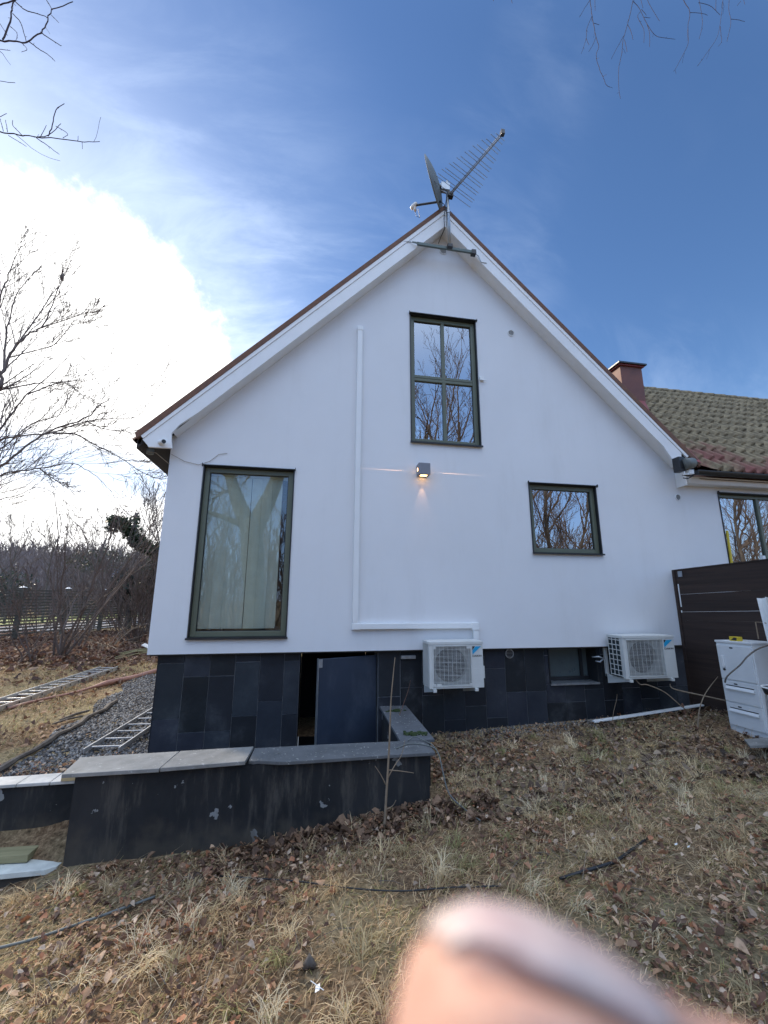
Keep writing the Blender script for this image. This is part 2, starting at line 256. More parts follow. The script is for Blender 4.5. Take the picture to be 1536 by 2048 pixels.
# ---------------------------------------------------------------- mesh helpers
class MB:
    def __init__(s): s.v = []; s.f = []; s.t = []; s.tone = None
    def add(s, vs, fs):
        o = len(s.v); s.v.extend([tuple(p) for p in vs]); s.f.extend([tuple(i+o for i in f) for f in fs])
        if s.tone is not None: s.t.extend([s.tone]*len(vs))
        return s
    def box(s, x0, x1, y0, y1, z0, z1, M=None, bev=0.0):
        c = [(x, y, z) for z in (z0, z1) for y in (y0, y1) for x in (x0, x1)]
        if M is not None: c = [M @ Vector(p) for p in c]
        return s.add(c, [(0, 2, 3, 1), (4, 5, 7, 6), (0, 1, 5, 4), (2, 6, 7, 3), (0, 4, 6, 2), (1, 3, 7, 5)])
    def tube(s, path, rad, n=6, cap=True):
        path = [Vector(p) for p in path]; k = len(path)
        if isinstance(rad, (int, float)): rad = [rad]*k
        vs = []; fs = []
        prev = None
        for i, p in enumerate(path):
            d = (path[min(i+1, k-1)] - path[max(i-1, 0)])
            if d.length < 1e-9: d = Vector((0, 0, 1))
            d.normalize()
            if prev is None:
                a = Vector((0, 0, 1)) if abs(d.z) < .9 else Vector((1, 0, 0))
                u = d.cross(a).normalized()
            else: u = (prev - d*prev.dot(d)); u = u.normalized() if u.length > 1e-6 else d.orthogonal().normalized()
            prev = u; w = d.cross(u)
            for j in range(n):
                a = 2*math.pi*j/n; vs.append(p + (u*math.cos(a)+w*math.sin(a))*rad[i])
        for i in range(k-1):
            for j in range(n):
                fs.append((i*n+j, i*n+(j+1) % n, (i+1)*n+(j+1) % n, (i+1)*n+j))
        if cap: fs.append(tuple(range(n-1, -1, -1))); fs.append(tuple((k-1)*n+j for j in range(n)))
        return s.add(vs, fs)
    def cyl(s, a, b, r, n=16, r2=None): return s.tube([a, b], [r, r if r2 is None else r2], n)
    def prism(s, poly, a, b):
        """poly: list of (x,z); extruded along y from a to b"""
        n = len(poly); vs = [(x, a, z) for x, z in poly]+[(x, b, z) for x, z in poly]
        fs = [tuple(range(n)), tuple(range(2*n-1, n-1, -1))]+[(i, i+n, (i+1) % n+n, (i+1) % n) for i in range(n)]
        return s.add(vs, fs)
    def slab(s, pts, th):
        """flat polygon of 3D points given thickness downward"""
        n = len(pts); vs = [Vector(p) for p in pts]; vs += [p-Vector((0, 0, th)) for p in vs]
        return s.add(vs, [tuple(range(n)), tuple(range(2*n-1, n-1, -1))]+[(i, i+n, (i+1) % n+n, (i+1) % n) for i in range(n)])
    def build(s, name, mat, parent=None, smooth=False, bevel=0.0, fix=True):
        me = bpy.data.meshes.new(name); me.from_pydata(s.v, [], s.f)
        if s.t and len(s.t) == len(s.v):
            ca = me.color_attributes.new('tone', 'FLOAT_COLOR', 'POINT')
            ca.data.foreach_set('color', np.array([(t[0], t[1], t[2], 1) for t in s.t], dtype=np.float32).ravel())
        elif mat in (slate_m, cap_m, wood_d, gravel_m, grass_m, leaf_m, ivy_m):
            ca = me.color_attributes.new('tone', 'FLOAT_COLOR', 'POINT'); ca.data.foreach_set('color', np.ones(len(s.v)*4, dtype=np.float32))
        if fix:
            bm = bmesh.new(); bm.from_mesh(me); bmesh.ops.recalc_face_normals(bm, faces=bm.faces[:])
            if bevel > 0:
                es = [e for e in bm.edges if len(e.link_faces) == 2 and e.calc_face_angle(0) > .6]
                bmesh.ops.bevel(bm, geom=es, offset=bevel, segments=2, affect='EDGES', profile=.6)
            bm.to_mesh(me); bm.free()
        if smooth: me.shade_smooth()
        me.materials.append(mat)
        o = bpy.data.objects.new(name, me); col.objects.link(o)
        if parent is not None: o.parent = parent; o.matrix_parent_inverse = pinv(parent)
        return o
def each(name, boxes, mat, parent, bevel=0.0):
    for b in boxes: MB().box(*b).build(name, mat, parent, bevel=bevel)
def pinv(p):
    M = Matrix.Identity(4); q = p
    chain = []
    while q is not None: chain.append(q); q = q.parent
    for q in reversed(chain):
        M = M @ (q.matrix_parent_inverse @ q.matrix_basis if q.parent else q.matrix_basis)
    return M.inverted()
def tag(o, label=None, cat=None, group=None, kind=None):
    if label: o['label'] = label
    if cat: o['category'] = cat
    if group: o['group'] = group
    if kind: o['kind'] = kind
    return o
def empty(name, loc, label, cat, group=None):
    o = bpy.data.objects.new(name, None); o.location = loc; o.empty_display_size = .2; col.objects.link(o)
    return tag(o, label, cat, group)
def fast(name, V, F, mat, tone=None, parent=None, smooth=False):
    """V (n,3), F (m,k) numpy -> mesh object"""
    me = bpy.data.meshes.new(name); n, (m, k) = len(V), F.shape
    me.vertices.add(n); me.vertices.foreach_set('co', V.astype(np.float32).ravel())
    me.loops.add(m*k); me.loops.foreach_set('vertex_index', F.astype(np.int32).ravel())
    me.polygons.add(m); me.polygons.foreach_set('loop_start', np.arange(m, dtype=np.int32)*k)
    try: me.polygons.foreach_set('loop_total', np.full(m, k, dtype=np.int32))
    except Exception: pass
    me.update(calc_edges=True); me.validate()
    if tone is not None:
        ca = me.color_attributes.new('tone', 'FLOAT_COLOR', 'POINT')
        ca.data.foreach_set('color', np.concatenate([tone, np.ones((n, 1))], 1).astype(np.float32).ravel())
    if smooth: me.shade_smooth()
    me.materials.append(mat); o = bpy.data.objects.new(name, me); col.objects.link(o)
    if parent is not None: o.parent = parent; o.matrix_parent_inverse = pinv(parent)
    return o

# ---------------------------------------------------------------- ground height
def sstep(a, b, x): t = np.clip((x-a)/(b-a), 0, 1); return t*t*(3-2*t)
def vnoise(x, y, s=1.0, seed=0.0):
    x = np.asarray(x, float)*s; y = np.asarray(y, float)*s
    r = np.zeros_like(x)
    for k, (fx, fy, p) in enumerate([(1.0, .3, .1), (-.4, 1.1, 1.7), (.8, -.9, 2.9), (1.9, 1.2, .5), (-1.7, 2.3, 4.1), (3.1, -2.2, 5.3)]):
        r += np.sin(x*fx*2.1+y*fy*2.1+p+seed*(k+1))*(.5 if k < 3 else .25)
    return r/2.2
def gh(x, y):
    x = np.asarray(x, float); y = np.asarray(y, float)
    base = np.interp(x, [-9, -2.1, -1.7, -.4, 1.1, 2.5, 4.2, 5.2, 8, 14], [-.34, -.33, -.23, -.18, .0, .05, .13, .27, .36, .45])
    ex = base + .03*sstep(-1.2, -.2, y)*sstep(.8, 1.6, x)*(1-sstep(4.2, 5.0, x)) - 0.10*sstep(-.5, .1, y)*sstep(4.2, 5, x)
    back = 0.0 + .10*sstep(-4.5, -7.5, x)*sstep(3, 9, y)
    k = sstep(-1.16, -1.10, y)*(1-sstep(-1.72, -1.70, x))   # raised garden behind the low wall
    far = sstep(0.2, .4, y)
    h = ex*(1-k)+back*k
    h = h*(1-far) + far*np.where(x < 1, back, h)
    # strip between low wall and step slab
    st = (1-sstep(-1.73, -1.70, x))*sstep(-1.50, -1.20, y)*(1-sstep(-1.16, -1.10, y))
    h = h + st*.16
    h = h + .022*vnoise(x, y, 1.3)*(1-sstep(8, 20, np.abs(x)+np.abs(y)))+.008*vnoise(x, y, 5.0, 2)
    # land falls a little beyond the garden, then a wooded rise
    h = h + sstep(45, 150, y-0.35*x)*9.5
    return h
def G(x, y): return float(gh(x, y))
def sheet(name, xs, ys, mat, off=0.0, hole=None, kind='structure', f=gh):
    X, Y = np.meshgrid(xs, ys); Z = f(X, Y)+off
    V = np.stack([X.ravel(), Y.ravel(), Z.ravel()], 1); nx = len(xs); ny = len(ys)
    i, j = np.meshgrid(np.arange(nx-1), np.arange(ny-1)); i = i.ravel(); j = j.ravel()
    if hole:
        cx = (xs[i]+xs[i+1])/2; cy = (ys[j]+ys[j+1])/2
        k = ~np.any([(cx > a) & (cx < b) & (cy > c) & (cy < d) for a, b, c, d in hole], axis=0); i = i[k]; j = j[k]
    F = np.stack([j*nx+i, j*nx+i+1, (j+1)*nx+i+1, (j+1)*nx+i], 1)
    o = fast(name, V, F, mat, smooth=True); o['kind'] = kind
    return o
def stepped(*seg):
    r = []
    for a, b, s in seg: r.extend(np.arange(a, b-1e-6, s).tolist())
    r.append(seg[-1][1]); return np.unique(np.round(np.array(r), 4))
gx = stepped((-400, -60, 20), (-60, -14, 3), (-14, -5, .4), (-5, 8, .06), (8, 14, .4), (14, 60, 4), (60, 400, 20))
gx = np.unique(np.concatenate([gx, [-1.72, -1.70, .95]]))
gy = stepped((-400, -60, 20), (-60, -9, 3), (-9, -5, .4), (-5, 1, .06), (1, 14, .3), (14, 60, 2.5), (60, 700, 15))
gy = np.unique(np.concatenate([gy, [-1.4, .1, -1.16, -1.10, .4]]))
tag(sheet('ground', gx, gy, soil_m, hole=[(-1.70, .95, -1.4, .4)]), 'uneven lawn and soil under dry grass and dead leaves')

# ================================================================ HOUSE
house = empty('house', (1.8, 0, 0), 'white rendered gabled house with a dark slate basement, mossy tiled roof and green grey windows', 'house')
AX, AZ = 1.84, 7.75                      # ridge of the gable
WIN = [(-1.39, -.26, 1.235, 3.345), (1.31, 2.36, 3.85, 5.905), (3.05, 4.14, 2.33, 3.35), (6.29, 8.60, 2.0-.15, 3.36)]
def wall_with_holes(name, outer, holes, y0, y1, mat, parent):
    bm = bmesh.new()
    def loop(p):
        v = [bm.verts.new((x, y0, z)) for x, z in p]
        return [bm.edges.new((v[i], v[(i+1) % len(v)])) for i in range(len(v))]
    ed = loop(outer)
    for h in holes: ed += loop([(h[0], h[2]), (h[1], h[2]), (h[1], h[3]), (h[0], h[3])])
    bmesh.ops.triangle_fill(bm, edges=ed, use_beauty=True, use_dissolve=False)
    for f in list(bm.faces):
        c = f.calc_center_median()
        if any(h[0] < c.x < h[1] and h[2] < c.z < h[3] for h in holes): bm.faces.remove(f)
    r = bmesh.ops.extrude_face_region(bm, geom=bm.faces[:])
    for v in [g for g in r['geom'] if isinstance(g, bmesh.types.BMVert)]: v.co.y = y1
    bmesh.ops.recalc_face_normals(bm, faces=bm.faces[:])
    me = bpy.data.meshes.new(name); bm.to_mesh(me); bm.free(); me.materials.append(mat)
    o = bpy.data.objects.new(name, me); col.objects.link(o); o.parent = parent; o.matrix_parent_inverse = pinv(parent)
    return o
zg = lambda x: AZ-.30-abs(x-AX)*(1.03 if x < AX else 1.0)      # underside of the gable roof
XR = 5.85
outer = [(-1.80, 1.065), (13.8, 1.065), (13.8, 3.52), (XR, 3.52), (XR-.05, zg(XR-.05)), (AX, zg(AX)), (-1.80, zg(-1.80))]
wall_with_holes('gable_wall', outer, WIN, 0.0, .28, render_w, house)
mb = MB(); mb.box(-1.80, -1.52, .283, 9.0, 1.065, 3.6); mb.box(-1.52, 13.8, 8.75, 9.0, 1.065, 3.6); mb.box(13.55, 13.8, .283, 8.75, 1.065, 6.0)
mb.build('side_wall', render_w, house)
mb = MB(); mb.box(-1.77, 13.7, .02, .30, 1.048, 1.062); mb.build('base_rail', dark_m, house)
# basement wall behind the tiles, with door opening and basement window opening
BD = (-.09, .88); BW = (3.22, 3.95, .58, 1.035)
wall_with_holes('plinth_wall', [(-1.685, -1.4), (BD[0], -1.4), (BD[0], 1.04), (BD[1], 1.04), (BD[1], -1.4), (13.6, -1.4), (13.6, 1.045), (-1.685, 1.045)], [BW], .1065, .42, grout_m, house)
rng = random.Random(5)
mb = MB(); x = -1.70; colw = .285
while x < 13.5:
    x2 = min(x+colw, 13.5)
    if x < 1 and x2 > BD[0] and x < BD[0]: x2 = BD[0]
    if BD[0]-.001 <= x < BD[1]: x = BD[1]; continue
    z = -1.2+rng.choice([0, .2, .35, .5])
    while z < 1.04:
        z2 = min(z+.6, 1.04)
        za, zb, xa, xb = z+.0042, z2-.0042, x+.0042, x2-.0042
        if z2-z > .03 and x2-x > .02:
            s = rng.uniform(.55, 2.0); mb.tone = (s, s*rng.uniform(.95, 1.05), s*rng.uniform(.95, 1.1))
            y = .099+rng.uniform(-.002, .002)
            segs = [(xa, xb, za, zb)]
            if xb > BW[0] and xa < BW[1] and zb > BW[2]:
                segs = []
                if za < BW[2]-.02: segs.append((xa, xb, za, BW[2]-.005))
                if xa < BW[0]-.02: segs.append((xa, BW[0]-.003, max(za, BW[2]), zb))
                if xb > BW[1]+.02: segs.append((BW[1]+.003, xb, max(za, BW[2]), zb))
            for q in segs: mb.box(q[0], q[1], y, .106, q[2], q[3])
        z = z2
    x = x2
mb.tone = (1, 1, 1); yy = -1.2
mb.box(-1.712, -1.686, .104, 6, -.5, 1.04)
mb.build('slate_tiles', slate_m, house)
# interior: dark room shell, floor between storeys
mb = MB(); mb.box(-1.5, 6.2, 2.6, 2.62, 1.1, 3.5); mb.box(.2, 3.4, 2.6, 2.62, 3.6, 6.0); mb.box(-1.5, 13.5, .30, 2.6, 1.08, 1.10); mb.box(-1.5, 5.8, .30, 2.6, 3.52, 3.6); mb.box(6.2, 13.5, 2.9, 2.92, 1.1, 4.2)
mb.box(.3, .34, .30, 2.6, 1.1, 3.5); mb.box(2.3, 2.34, .30, 2.6, 1.1, 3.5); mb.box(5.9, 5.94, .30, 2.6, 1.1, 3.5)
mb.build('room_shell', room_m, house)

def window(x0, x1, z0, z1, cols=1, rows=1, fw=.062, hood=True, gm=glass_m, label=None, y=.035, lining=True):
    w = bpy.data.objects.new('window', None); w.location = ((x0+x1)/2, 0, z0); w.parent = house; w.matrix_parent_inverse = pinv(house); col.objects.link(w); w.empty_display_size = .1
    if label: w['label'] = label
    t = .014
    if lining:
        m = MB(); m.box(x0, x0+t, -.012, .10, z0+t, z1-t); m.box(x1-t, x1, -.012, .10, z0+t, z1-t); m.box(x0-.003, x1+.003, -.013, .10, z1-t, z1); m.box(x0-.003, x1+.003, -.02, .10, z0, z0+t)
        m.build('lining', dark_m, w)
        m = MB(); m.box(x0-.012, x1+.012, -.045, -.014, z1-.006, z1+.004); m.box(x0-.012, x0-.006, -.045, -.014, z1-.02, z1+.022); m.box(x1+.006, x1+.012, -.045, -.014, z1-.02, z1+.022); m.build('drip_cap', dark_m, w)
        m = MB(); m.box(x0-.012, x1+.012, -.040, -.021, z0-.012, z0+.010); m.build('sill', dark_m, w)
    a, b, c, d = x0+t+.001, x1-t-.001, z0+t+.001, z1-t-.001
    m = MB(); m.box(a, a+fw, y, y+.06, c, d); m.box(b-fw, b, y, y+.06, c, d); m.box(a+fw, b-fw, y+.001, y+.06, d-fw, d); m.box(a+fw, b-fw, y+.001, y+.06, c, c+fw)
    m.build('frame', frame_m, w, bevel=.004)
    iw = (b-a-2*fw); ih = (d-c-2*fw); mw = .05
    if cols > 1 or rows > 1:
        m = MB()
        for i in range(1, cols): xx = a+fw+iw*i/cols; m.box(xx-mw/2, xx+mw/2, y+.004, y+.057, c+fw+.001, d-fw-.001)
        for j in range(1, rows): zz = c+fw+ih*j/rows; m.box(a+fw+.001, b-fw-.001, y+.002, y+.055, zz-mw*.9, zz-.003); m.box(a+fw+.001, b-fw-.001, y+.002, y+.055, zz+.003, zz+mw*.9)
        m.build('mullion', frame_m, w, bevel=.003)
    m = MB(); m.box(a+fw*.6, b-fw*.6, y+.03, y+.034, c+fw*.6, d-fw*.6); m.build('pane', gm, w)
    m = MB(); g = .008
    for (p, q, r_, s_) in ((a+fw, b-fw, c+fw, c+fw+g), (a+fw, b-fw, d-fw-g, d-fw)): m.box(p, q, y+.024, y+.029, r_, s_)
    for (p, q) in ((a+fw, a+fw+g), (b-fw-g, b-fw)): m.box(p, q, y+.024, y+.029, c+fw+g, d-fw-g)
    m.build('gasket', dark_m, w)
    return w
w1 = window(*WIN[0], label='tall left window with vertical blinds', gm=glass_b)
m = MB(); x0, x1, z0, z1 = WIN[0]; xx = x0+.07; i = 0
while xx < x1-.17:
    aa = R(rng.uniform(2, 9)); w_ = .127
    if i == 4: xx += .007
    ca, sa = math.cos(aa)*w_, math.sin(aa)*w_
    n = 8
    for k in range(n):
        u0, u1 = k/n, (k+1)/n; bow = lambda u: .012*math.sin(math.pi*u)
        m.add([(xx+ca*u0, .13+sa*u0+bow(u0), z0+.10), (xx+ca*u1, .13+sa*u1+bow(u1), z0+.10), (xx+ca*u1, .13+sa*u1+bow(u1), z1-.10), (xx+ca*u0, .13+sa*u0+bow(u0), z1-.10)], [(0, 1, 2, 3)])
    xx += .1285; i += 1
m.box(x0+.05, x1-.05, .125, .18, z1-.10, z1-.04); m.build('vertical_blind', blind_m, w1, smooth=False)
m = MB(); m.box(x1-.155, x1-.10, .068, .0695, z0+.085, z0+.125); m.build('sticker', dark_m, w1)
w2 = window(*WIN[1], cols=2, rows=2, label='tall upper window with four panes')
x0, x1, z0, z1 = WIN[1]
each('roller_blind', [(x0+.05, x1-.05, .16, .162, z1-.40, z1-.02)], curtain_m, w2); each('net_curtain', [(x0+.08, x1-.25, .17, .172, z0+.32, z0+.60)], curtain_m, w2)
def drape(mb, xa, xb, y, za, zb, amp=.02, per=.07):
    n = int((xb-xa)/per*8); v = []
    for k in range(n+1):
        xx = xa+(xb-xa)*k/n; yv = y+amp*math.sin(xx/per*2*math.pi)+amp*.5*math.sin(xx*31)
        v += [(xx, yv, za), (xx, yv, zb)]
    mb.add(v, [(2*k, 2*k+2, 2*k+3, 2*k+1) for k in range(n)])
m = MB(); drape(m, x1-.27, x1-.06, .22, z0+.05, z1-.03); drape(m, x0+.05, x0+.10, .22, z0+.05, z1-.03); m.build('curtain', curtain_m, w2, smooth=True)
w3 = window(*WIN[2], label='square right window with potted plants inside')
x0, x1, z0, z1 = WIN[2]
m = MB(); m.box(x0+.05, x1-.05, .10, .40, z0+.05, z0+.075); m.build('inner_sill', plastic_w, w3)
m = MB(); drape(m, x1-.22, x1-.05, .33, z0+.09, z1-.05, .015); m.build('curtain', curtain_m, w3, smooth=True)
def pot(x, z, r, h, plant, lab):
    e = empty('flower_pot', (x, .22, z), lab, 'flower pot', 'flower pots on the inner window sill')
    MB().tube([(x, .22, z), (x, .22, z+h*.9), (x, .22, z+h)], [r*.75, r, r*1.06], 16).build('pot', plastic_w, e, smooth=False)
    if plant:
        mb = MB(); mb.tone = (.06, .09, .04)
        for k in range(46):
            a = rng.uniform(0, 6.28); e_ = rng.uniform(.2, 1.3); L = rng.uniform(.05, .13); p = Vector((x, .22, z+h))
            d = Vector((math.cos(a)*math.cos(e_), math.sin(a)*math.cos(e_)*.6, math.sin(e_))); q = p+d*L; s = d.orthogonal().normalized()*.012
            mb.add([p, p+d*L*.5+s, q, p+d*L*.5-s], [(0, 1, 2, 3)])
        mb.build('leaves', ivy_m, e)
pot(3.52, z0+.076, .05, .085, True, 'white pot with a leafy plant on the sill of the square window')
pot(3.86, z0+.076, .055, .07, False, 'empty white pot at the right of the square window sill')
w4 = window(*WIN[3], cols=3, fw=.05, label='wide window of the right wing above the fence')
x0, x1, z0, z1 = WIN[3]
MB().box(x0+.016, x1-.016, .30, 1.2, z0-.02, z0+.0).build('inner_sill', room_m, w4)
# basement window, set deep
bw = bpy.data.objects.new('basement_window', None); bw.location = (3.58, .3, .58); bw.parent = house; bw.matrix_parent_inverse = pinv(house); col.objects.link(bw); bw['label'] = 'small basement window set deep in the slate plinth'
m = MB(); m.box(BW[0]+.002, BW[1]-.002, .07, .30, BW[2]-.012, BW[2]+.012); m.build('sill', steel_m, bw)
each('lining', [(BW[0], BW[0]+.012, .085, .41, BW[2]+.013, BW[3]), (BW[1]-.012, BW[1], .085, .41, BW[2]+.013, BW[3])], dark_m, bw)
MB().box(BW[0]+.014, BW[1]-.014, .30, .31, BW[2]+.03, BW[3]).build('pane', pm('frosted_pane', (.09, .115, .115), .3, var=.15), bw)
m = MB(); m.box(BW[0]+.014, BW[1]-.014, .27, .298, BW[2]+.013, BW[2]+.06); m.box(BW[1]-.14, BW[1]-.10, .27, .298, BW[2]+.061, BW[3]); m.build('frame', dark_m, bw)
# basement door leaf, standing ajar
dr = bpy.data.objects.new('door', None); dr.location = (.86, .16, -1.3); dr.rotation_euler = (0, 0, R(193)); dr.parent = house; dr.matrix_parent_inverse = pinv(house); col.objects.link(dr)
dr['label'] = 'blue grey basement door standing ajar'
PM = Matrix.Translation((.86, .16, -1.3)) @ Matrix.Rotation(R(201), 4, 'Z')
m = MB(); m.box(0, .78, -.02, .02, .02, 2.295, PM); m.build('leaf', door_m, dr, bevel=.006)
m = MB(); m.box(.782, .790, -.022, .022, .02, 2.30, PM); m.box(.74, .790, .021, .024, 2.20, 2.295, PM); m.build('edge_strip', steel_m, dr)
m = MB(); m.cyl(PM @ Vector((.68, .02, 1.05)), PM @ Vector((.68, .08, 1.05)), .012, 8); m.cyl(PM @ Vector((.68, .075, 1.05)), PM @ Vector((.58, .075, 1.05)), .010, 8); m.build('handle', steel_m, dr)
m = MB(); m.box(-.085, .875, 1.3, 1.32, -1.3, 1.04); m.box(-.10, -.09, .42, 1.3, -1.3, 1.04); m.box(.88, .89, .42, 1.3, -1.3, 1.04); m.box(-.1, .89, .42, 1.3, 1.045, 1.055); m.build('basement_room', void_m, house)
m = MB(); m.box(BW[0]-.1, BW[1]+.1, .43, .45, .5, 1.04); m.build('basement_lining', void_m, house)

# roofs -----------------------------------------------------------
def tiles(name, O, U, V_, Ul, Vl, mat, parent, per=.20, course=.39, clip=None, ph=0, amp=.048):
    """profiled tiles: O eave start, U along eave, V_ up slope"""
    O, U, V_ = Vector(O), Vector(U).normalized(), Vector(V_).normalized(); Nn = U.cross(V_).normalized()
    if Nn.z < 0: Nn = -Nn
    nu = int(Ul/per*10); rows = int(math.ceil(Vl/course)); vs = []; fs = []
    for r in range(rows):
        base = len(vs)
        for kk, (vv, lift) in enumerate(((r*course-.0, -.016), (r*course-.001, .052), (r*course+.035, .048), (min((r+1)*course, Vl)+.02, .004))):
            vv = max(vv, 0)
            lo = clip(vv) if clip else 0
            for i in range(nu+1):
                u = max(Ul*i/nu, lo); p = (u/per+ph) % 1.0
                prof = amp*math.exp(-((p-.32)/.13)**2) + .35*amp*math.sin((p-.32)*2*math.pi+math.pi/2)
                wob = .006*math.sin(r*5.1+math.floor(u/per)*2.7)
                vs.append(O+U*u+V_*(vv+(wob if kk < 3 else 0))+Nn*(lift+prof))
        n = nu+1
        for q in range(3):
            for i in range(nu): a = base+q*n+i; fs.append((a, a+1, a+n+1, a+n))
    return fast(name, np.array([tuple(v) for v in vs]), np.array(fs), mat, parent=parent)
# main wing roof: plane z = 3.62+(y+.27) ; ridge y 3.05
MZ = lambda y: 3.60+(y+.27)
RY, RZ = 3.05, MZ(3.05)
s2 = 2**.5/2
def clipv(v):
    z = MZ(-.27+v*s2); return max(0, (AX+(AZ-z)/1.0+.02)-2.0)
tiles('main_roof', (2.0, -.27, MZ(-.27)), (1, 0, 0), (0, 1, 1), 12.1, (RY+.27)/s2, moss_m, house, clip=clipv)
m = MB(); m.add([(5.8, -.20, 3.50), (14.1, -.20, 3.50), (14.1, RY, RZ-.12), (2.9, RY, RZ-.12)], [(0, 1, 2, 3)])
m.add([(2.9, RY, RZ-.10), (14.1, RY, RZ-.10), (14.1, 9.3, 3.55), (2.9, 9.3, 3.55)], [(0, 1, 2, 3)]); m.build('roof_deck', rust_m, house, fix=False)
m = MB(); pth = [(5.0+.35*i, RY, RZ+.035) for i in range(27)]
for i in range(26): m.tube([pth[i], (pth[i][0]+.37, RY, RZ+.045)], [.075, .085], 10)
m.build('ridge_tiles', moss_m, house, smooth=False)
# gable roof slopes
kL = (AZ-.02, 1.03); 
tiles('gable_roof', (AX-3.99, 9.2, AZ-3.99*1.03-.10), (0, -1, 0), (1, 0, 1.03), 9.37, 3.99*math.hypot(1, 1.03), rust_m, house)
tiles('gable_roof', (AX+3.95, -.17, AZ-3.95-.10), (0, 1, 0), (-1, 0, 1), 9.37, 3.95*2**.5, rust_m, house)
m = MB()
for s, k, w in ((-1, 1.03, 3.97), (1, 1.0, 3.90)):
    a, b = (AX, AZ-.10), (AX+s*w, AZ-.10-w*k)
    m.prism([a, b, (b[0], b[1]-.10), (AX, AZ-.20)], -.165, 9.2)
m.build('roof_deck', pm('roof_boards', (.035, .028, .024), .85, var=.3, scale=5, stretch=(4, .5, 4)), house)
m = MB()      # brown edge of the verge tiles
for s, k, w in ((-1, 1.03, 3.99), (1, 1.0, 3.99)):
    m.prism([(AX, AZ), (AX+s*w, AZ-w*k), (AX+s*(w-.03), AZ-w*k-.075), (AX, AZ-.085)], -.222, -.166)
m.build('verge_tiles', rust_m, house, bevel=.006)
def barge(s, k, w, name, z0, z1, ya, yb, end=None):
    a = MB(); poly = [(AX, AZ-z0), (AX+s*w, AZ-z0-w*k)] + (end or [(AX+s*(w-(z1-z0)*.5), AZ-z0-w*k-(z1-z0)*.5)]) + [(AX, AZ-z1)]
    a.prism(poly, ya, yb); return a
for s, k, w in ((-1, 1.03, 3.93), (1, 1.0, 3.80)):
    barge(s, k, w, '', .087, .165, -.215, -.185).build('verge_trim', paint_w, house, bevel=.004)
zL = AZ-3.86*1.03
# left bargeboard with its widened foot
E1 = [(-2.00, 3.50), (-1.985, 3.475), (-1.72, 3.475), (-1.735, 3.57), (-1.745, 3.665), (-1.665, 3.785), (-1.46, 3.966), (-.65, 4.80)]
MB().prism([(AX, AZ-.167), (-2.06, AZ-.167-3.90*1.03)]+E1+[(AX, AZ-.385)], -.205, -.172).build('bargeboard', paint_w, house, bevel=.003)
E2 = [(5.50, 3.78), (5.42, 3.60), (5.36, 3.75), (5.22, 3.985), (5.03, 4.17), (4.80, 4.405)]
MB().prism([(AX, AZ-.167), (5.52, AZ-.167-3.68)]+E2+[(AX, AZ-.385)], -.206, -.173).build('bargeboard', paint_w, house, bevel=.003)
m = MB()     # boarded soffit between barge and wall
for s, k, w in ((-1, 1.03, 3.58), (1, 1.0, 3.66)):
    m.add([(AX, -.172, AZ-.372), (AX+s*w, -.172, AZ-.372-w*k), (AX+s*w, -.002, AZ-.372-w*k), (AX, -.002, AZ-.372)], [(0, 1, 2, 3)])
m.build('verge_soffit', paint_w, house, fix=False)
m = MB(); m.add([(-2.10, -.165, 3.60), (-1.80, -.165, 3.87), (-1.80, 9, 3.87), (-2.10, 9, 3.60)], [(0, 1, 2, 3)]); m.box(-2.12, -2.09, -.165, 9, 3.52, 3.62); m.build('eaves_soffit', wood_d, house)
# wing eaves: boxed white soffit and gutter
m = MB(); m.prism([(0, 0)]*0 or [(5.58, 3.44), (14.0, 3.44), (14.0, 3.50), (5.58, 3.50)], -.14, -.002); m.build('eaves_soffit', paint_w, house, bevel=.003)
m = MB(); m.add([(5.62, -.145, 3.445), (14, -.145, 3.445), (14, -.19, 3.535), (5.60, -.19, 3.535), (5.62, -.10, 3.445), (14, -.10, 3.445), (14, -.14, 3.55), (5.60, -.14, 3.55)],
              [(0, 1, 2, 3), (7, 6, 5, 4), (0, 3, 7, 4), (3, 2, 6, 7)]); m.build('fascia', paint_w, house)
m = MB(); m.box(5.55, 5.578, -.17, -.002, 3.40, 3.62); m.build('eaves_end', paint_w, house, bevel=.003)
m = MB(); n = 12
for k in range(n+1):
    a = math.pi*k/n; yy = -.27-.062*math.cos(a); zz = 3.60-.062*math.sin(a)
    m.v += [(5.63, yy, zz), (14.05, yy, zz)]
m.f = [(2*k, 2*k+1, 2*k+3, 2*k+2) for k in range(n)]; m.box(5.63, 5.635, -.332, -.208, 3.535, 3.6); m.build('gutter', dark_m, house, fix=False)
# maroon sheet-metal flashing in the valley
def onroof(px, py, off=.05):
    d = ray(px, py); t = (3.60+.27-EYE[2]+EYE[1]+off)/(d[2]-d[1]); return Vector(EYE+d*t)
m = MB(); Lp = [(1240, 790), (1262, 815), (1290, 850), (1325, 885), (1358, 905), (1392, 922)]; Rp = [(1288, 798), (1303, 830), (1328, 854), (1354, 880), (1387, 908), (1404, 926)]
vs = [onroof(*p, .15) for p in Lp]+[onroof(*p, .15) for p in Rp]; m.add(vs, [(i, i+1, i+7, i+6) for i in range(5)]); m.build('valley_flashing', maroon_m, house, fix=False)
# chimney
ch = bpy.data.objects.new('chimney', None); ch.location = (6.9, 2.25, 5.6); ch.parent = house; ch.matrix_parent_inverse = pinv(house); col.objects.link(ch); ch['label'] = 'terracotta sheet clad chimney with a flat black cap'
MB().box(6.64, 7.19, 2.0, 2.50, 4.6, 6.86).build('stack', brick_m, ch, bevel=.006)
MB().box(6.56, 7.27, 1.92, 2.58, 6.863, 6.90).build('cap', dark_m, ch, bevel=.004)
m = MB(); m.box(6.60, 7.23, 1.96, 2.54, 6.83, 6.862); m.build('collar', maroon_m, ch)
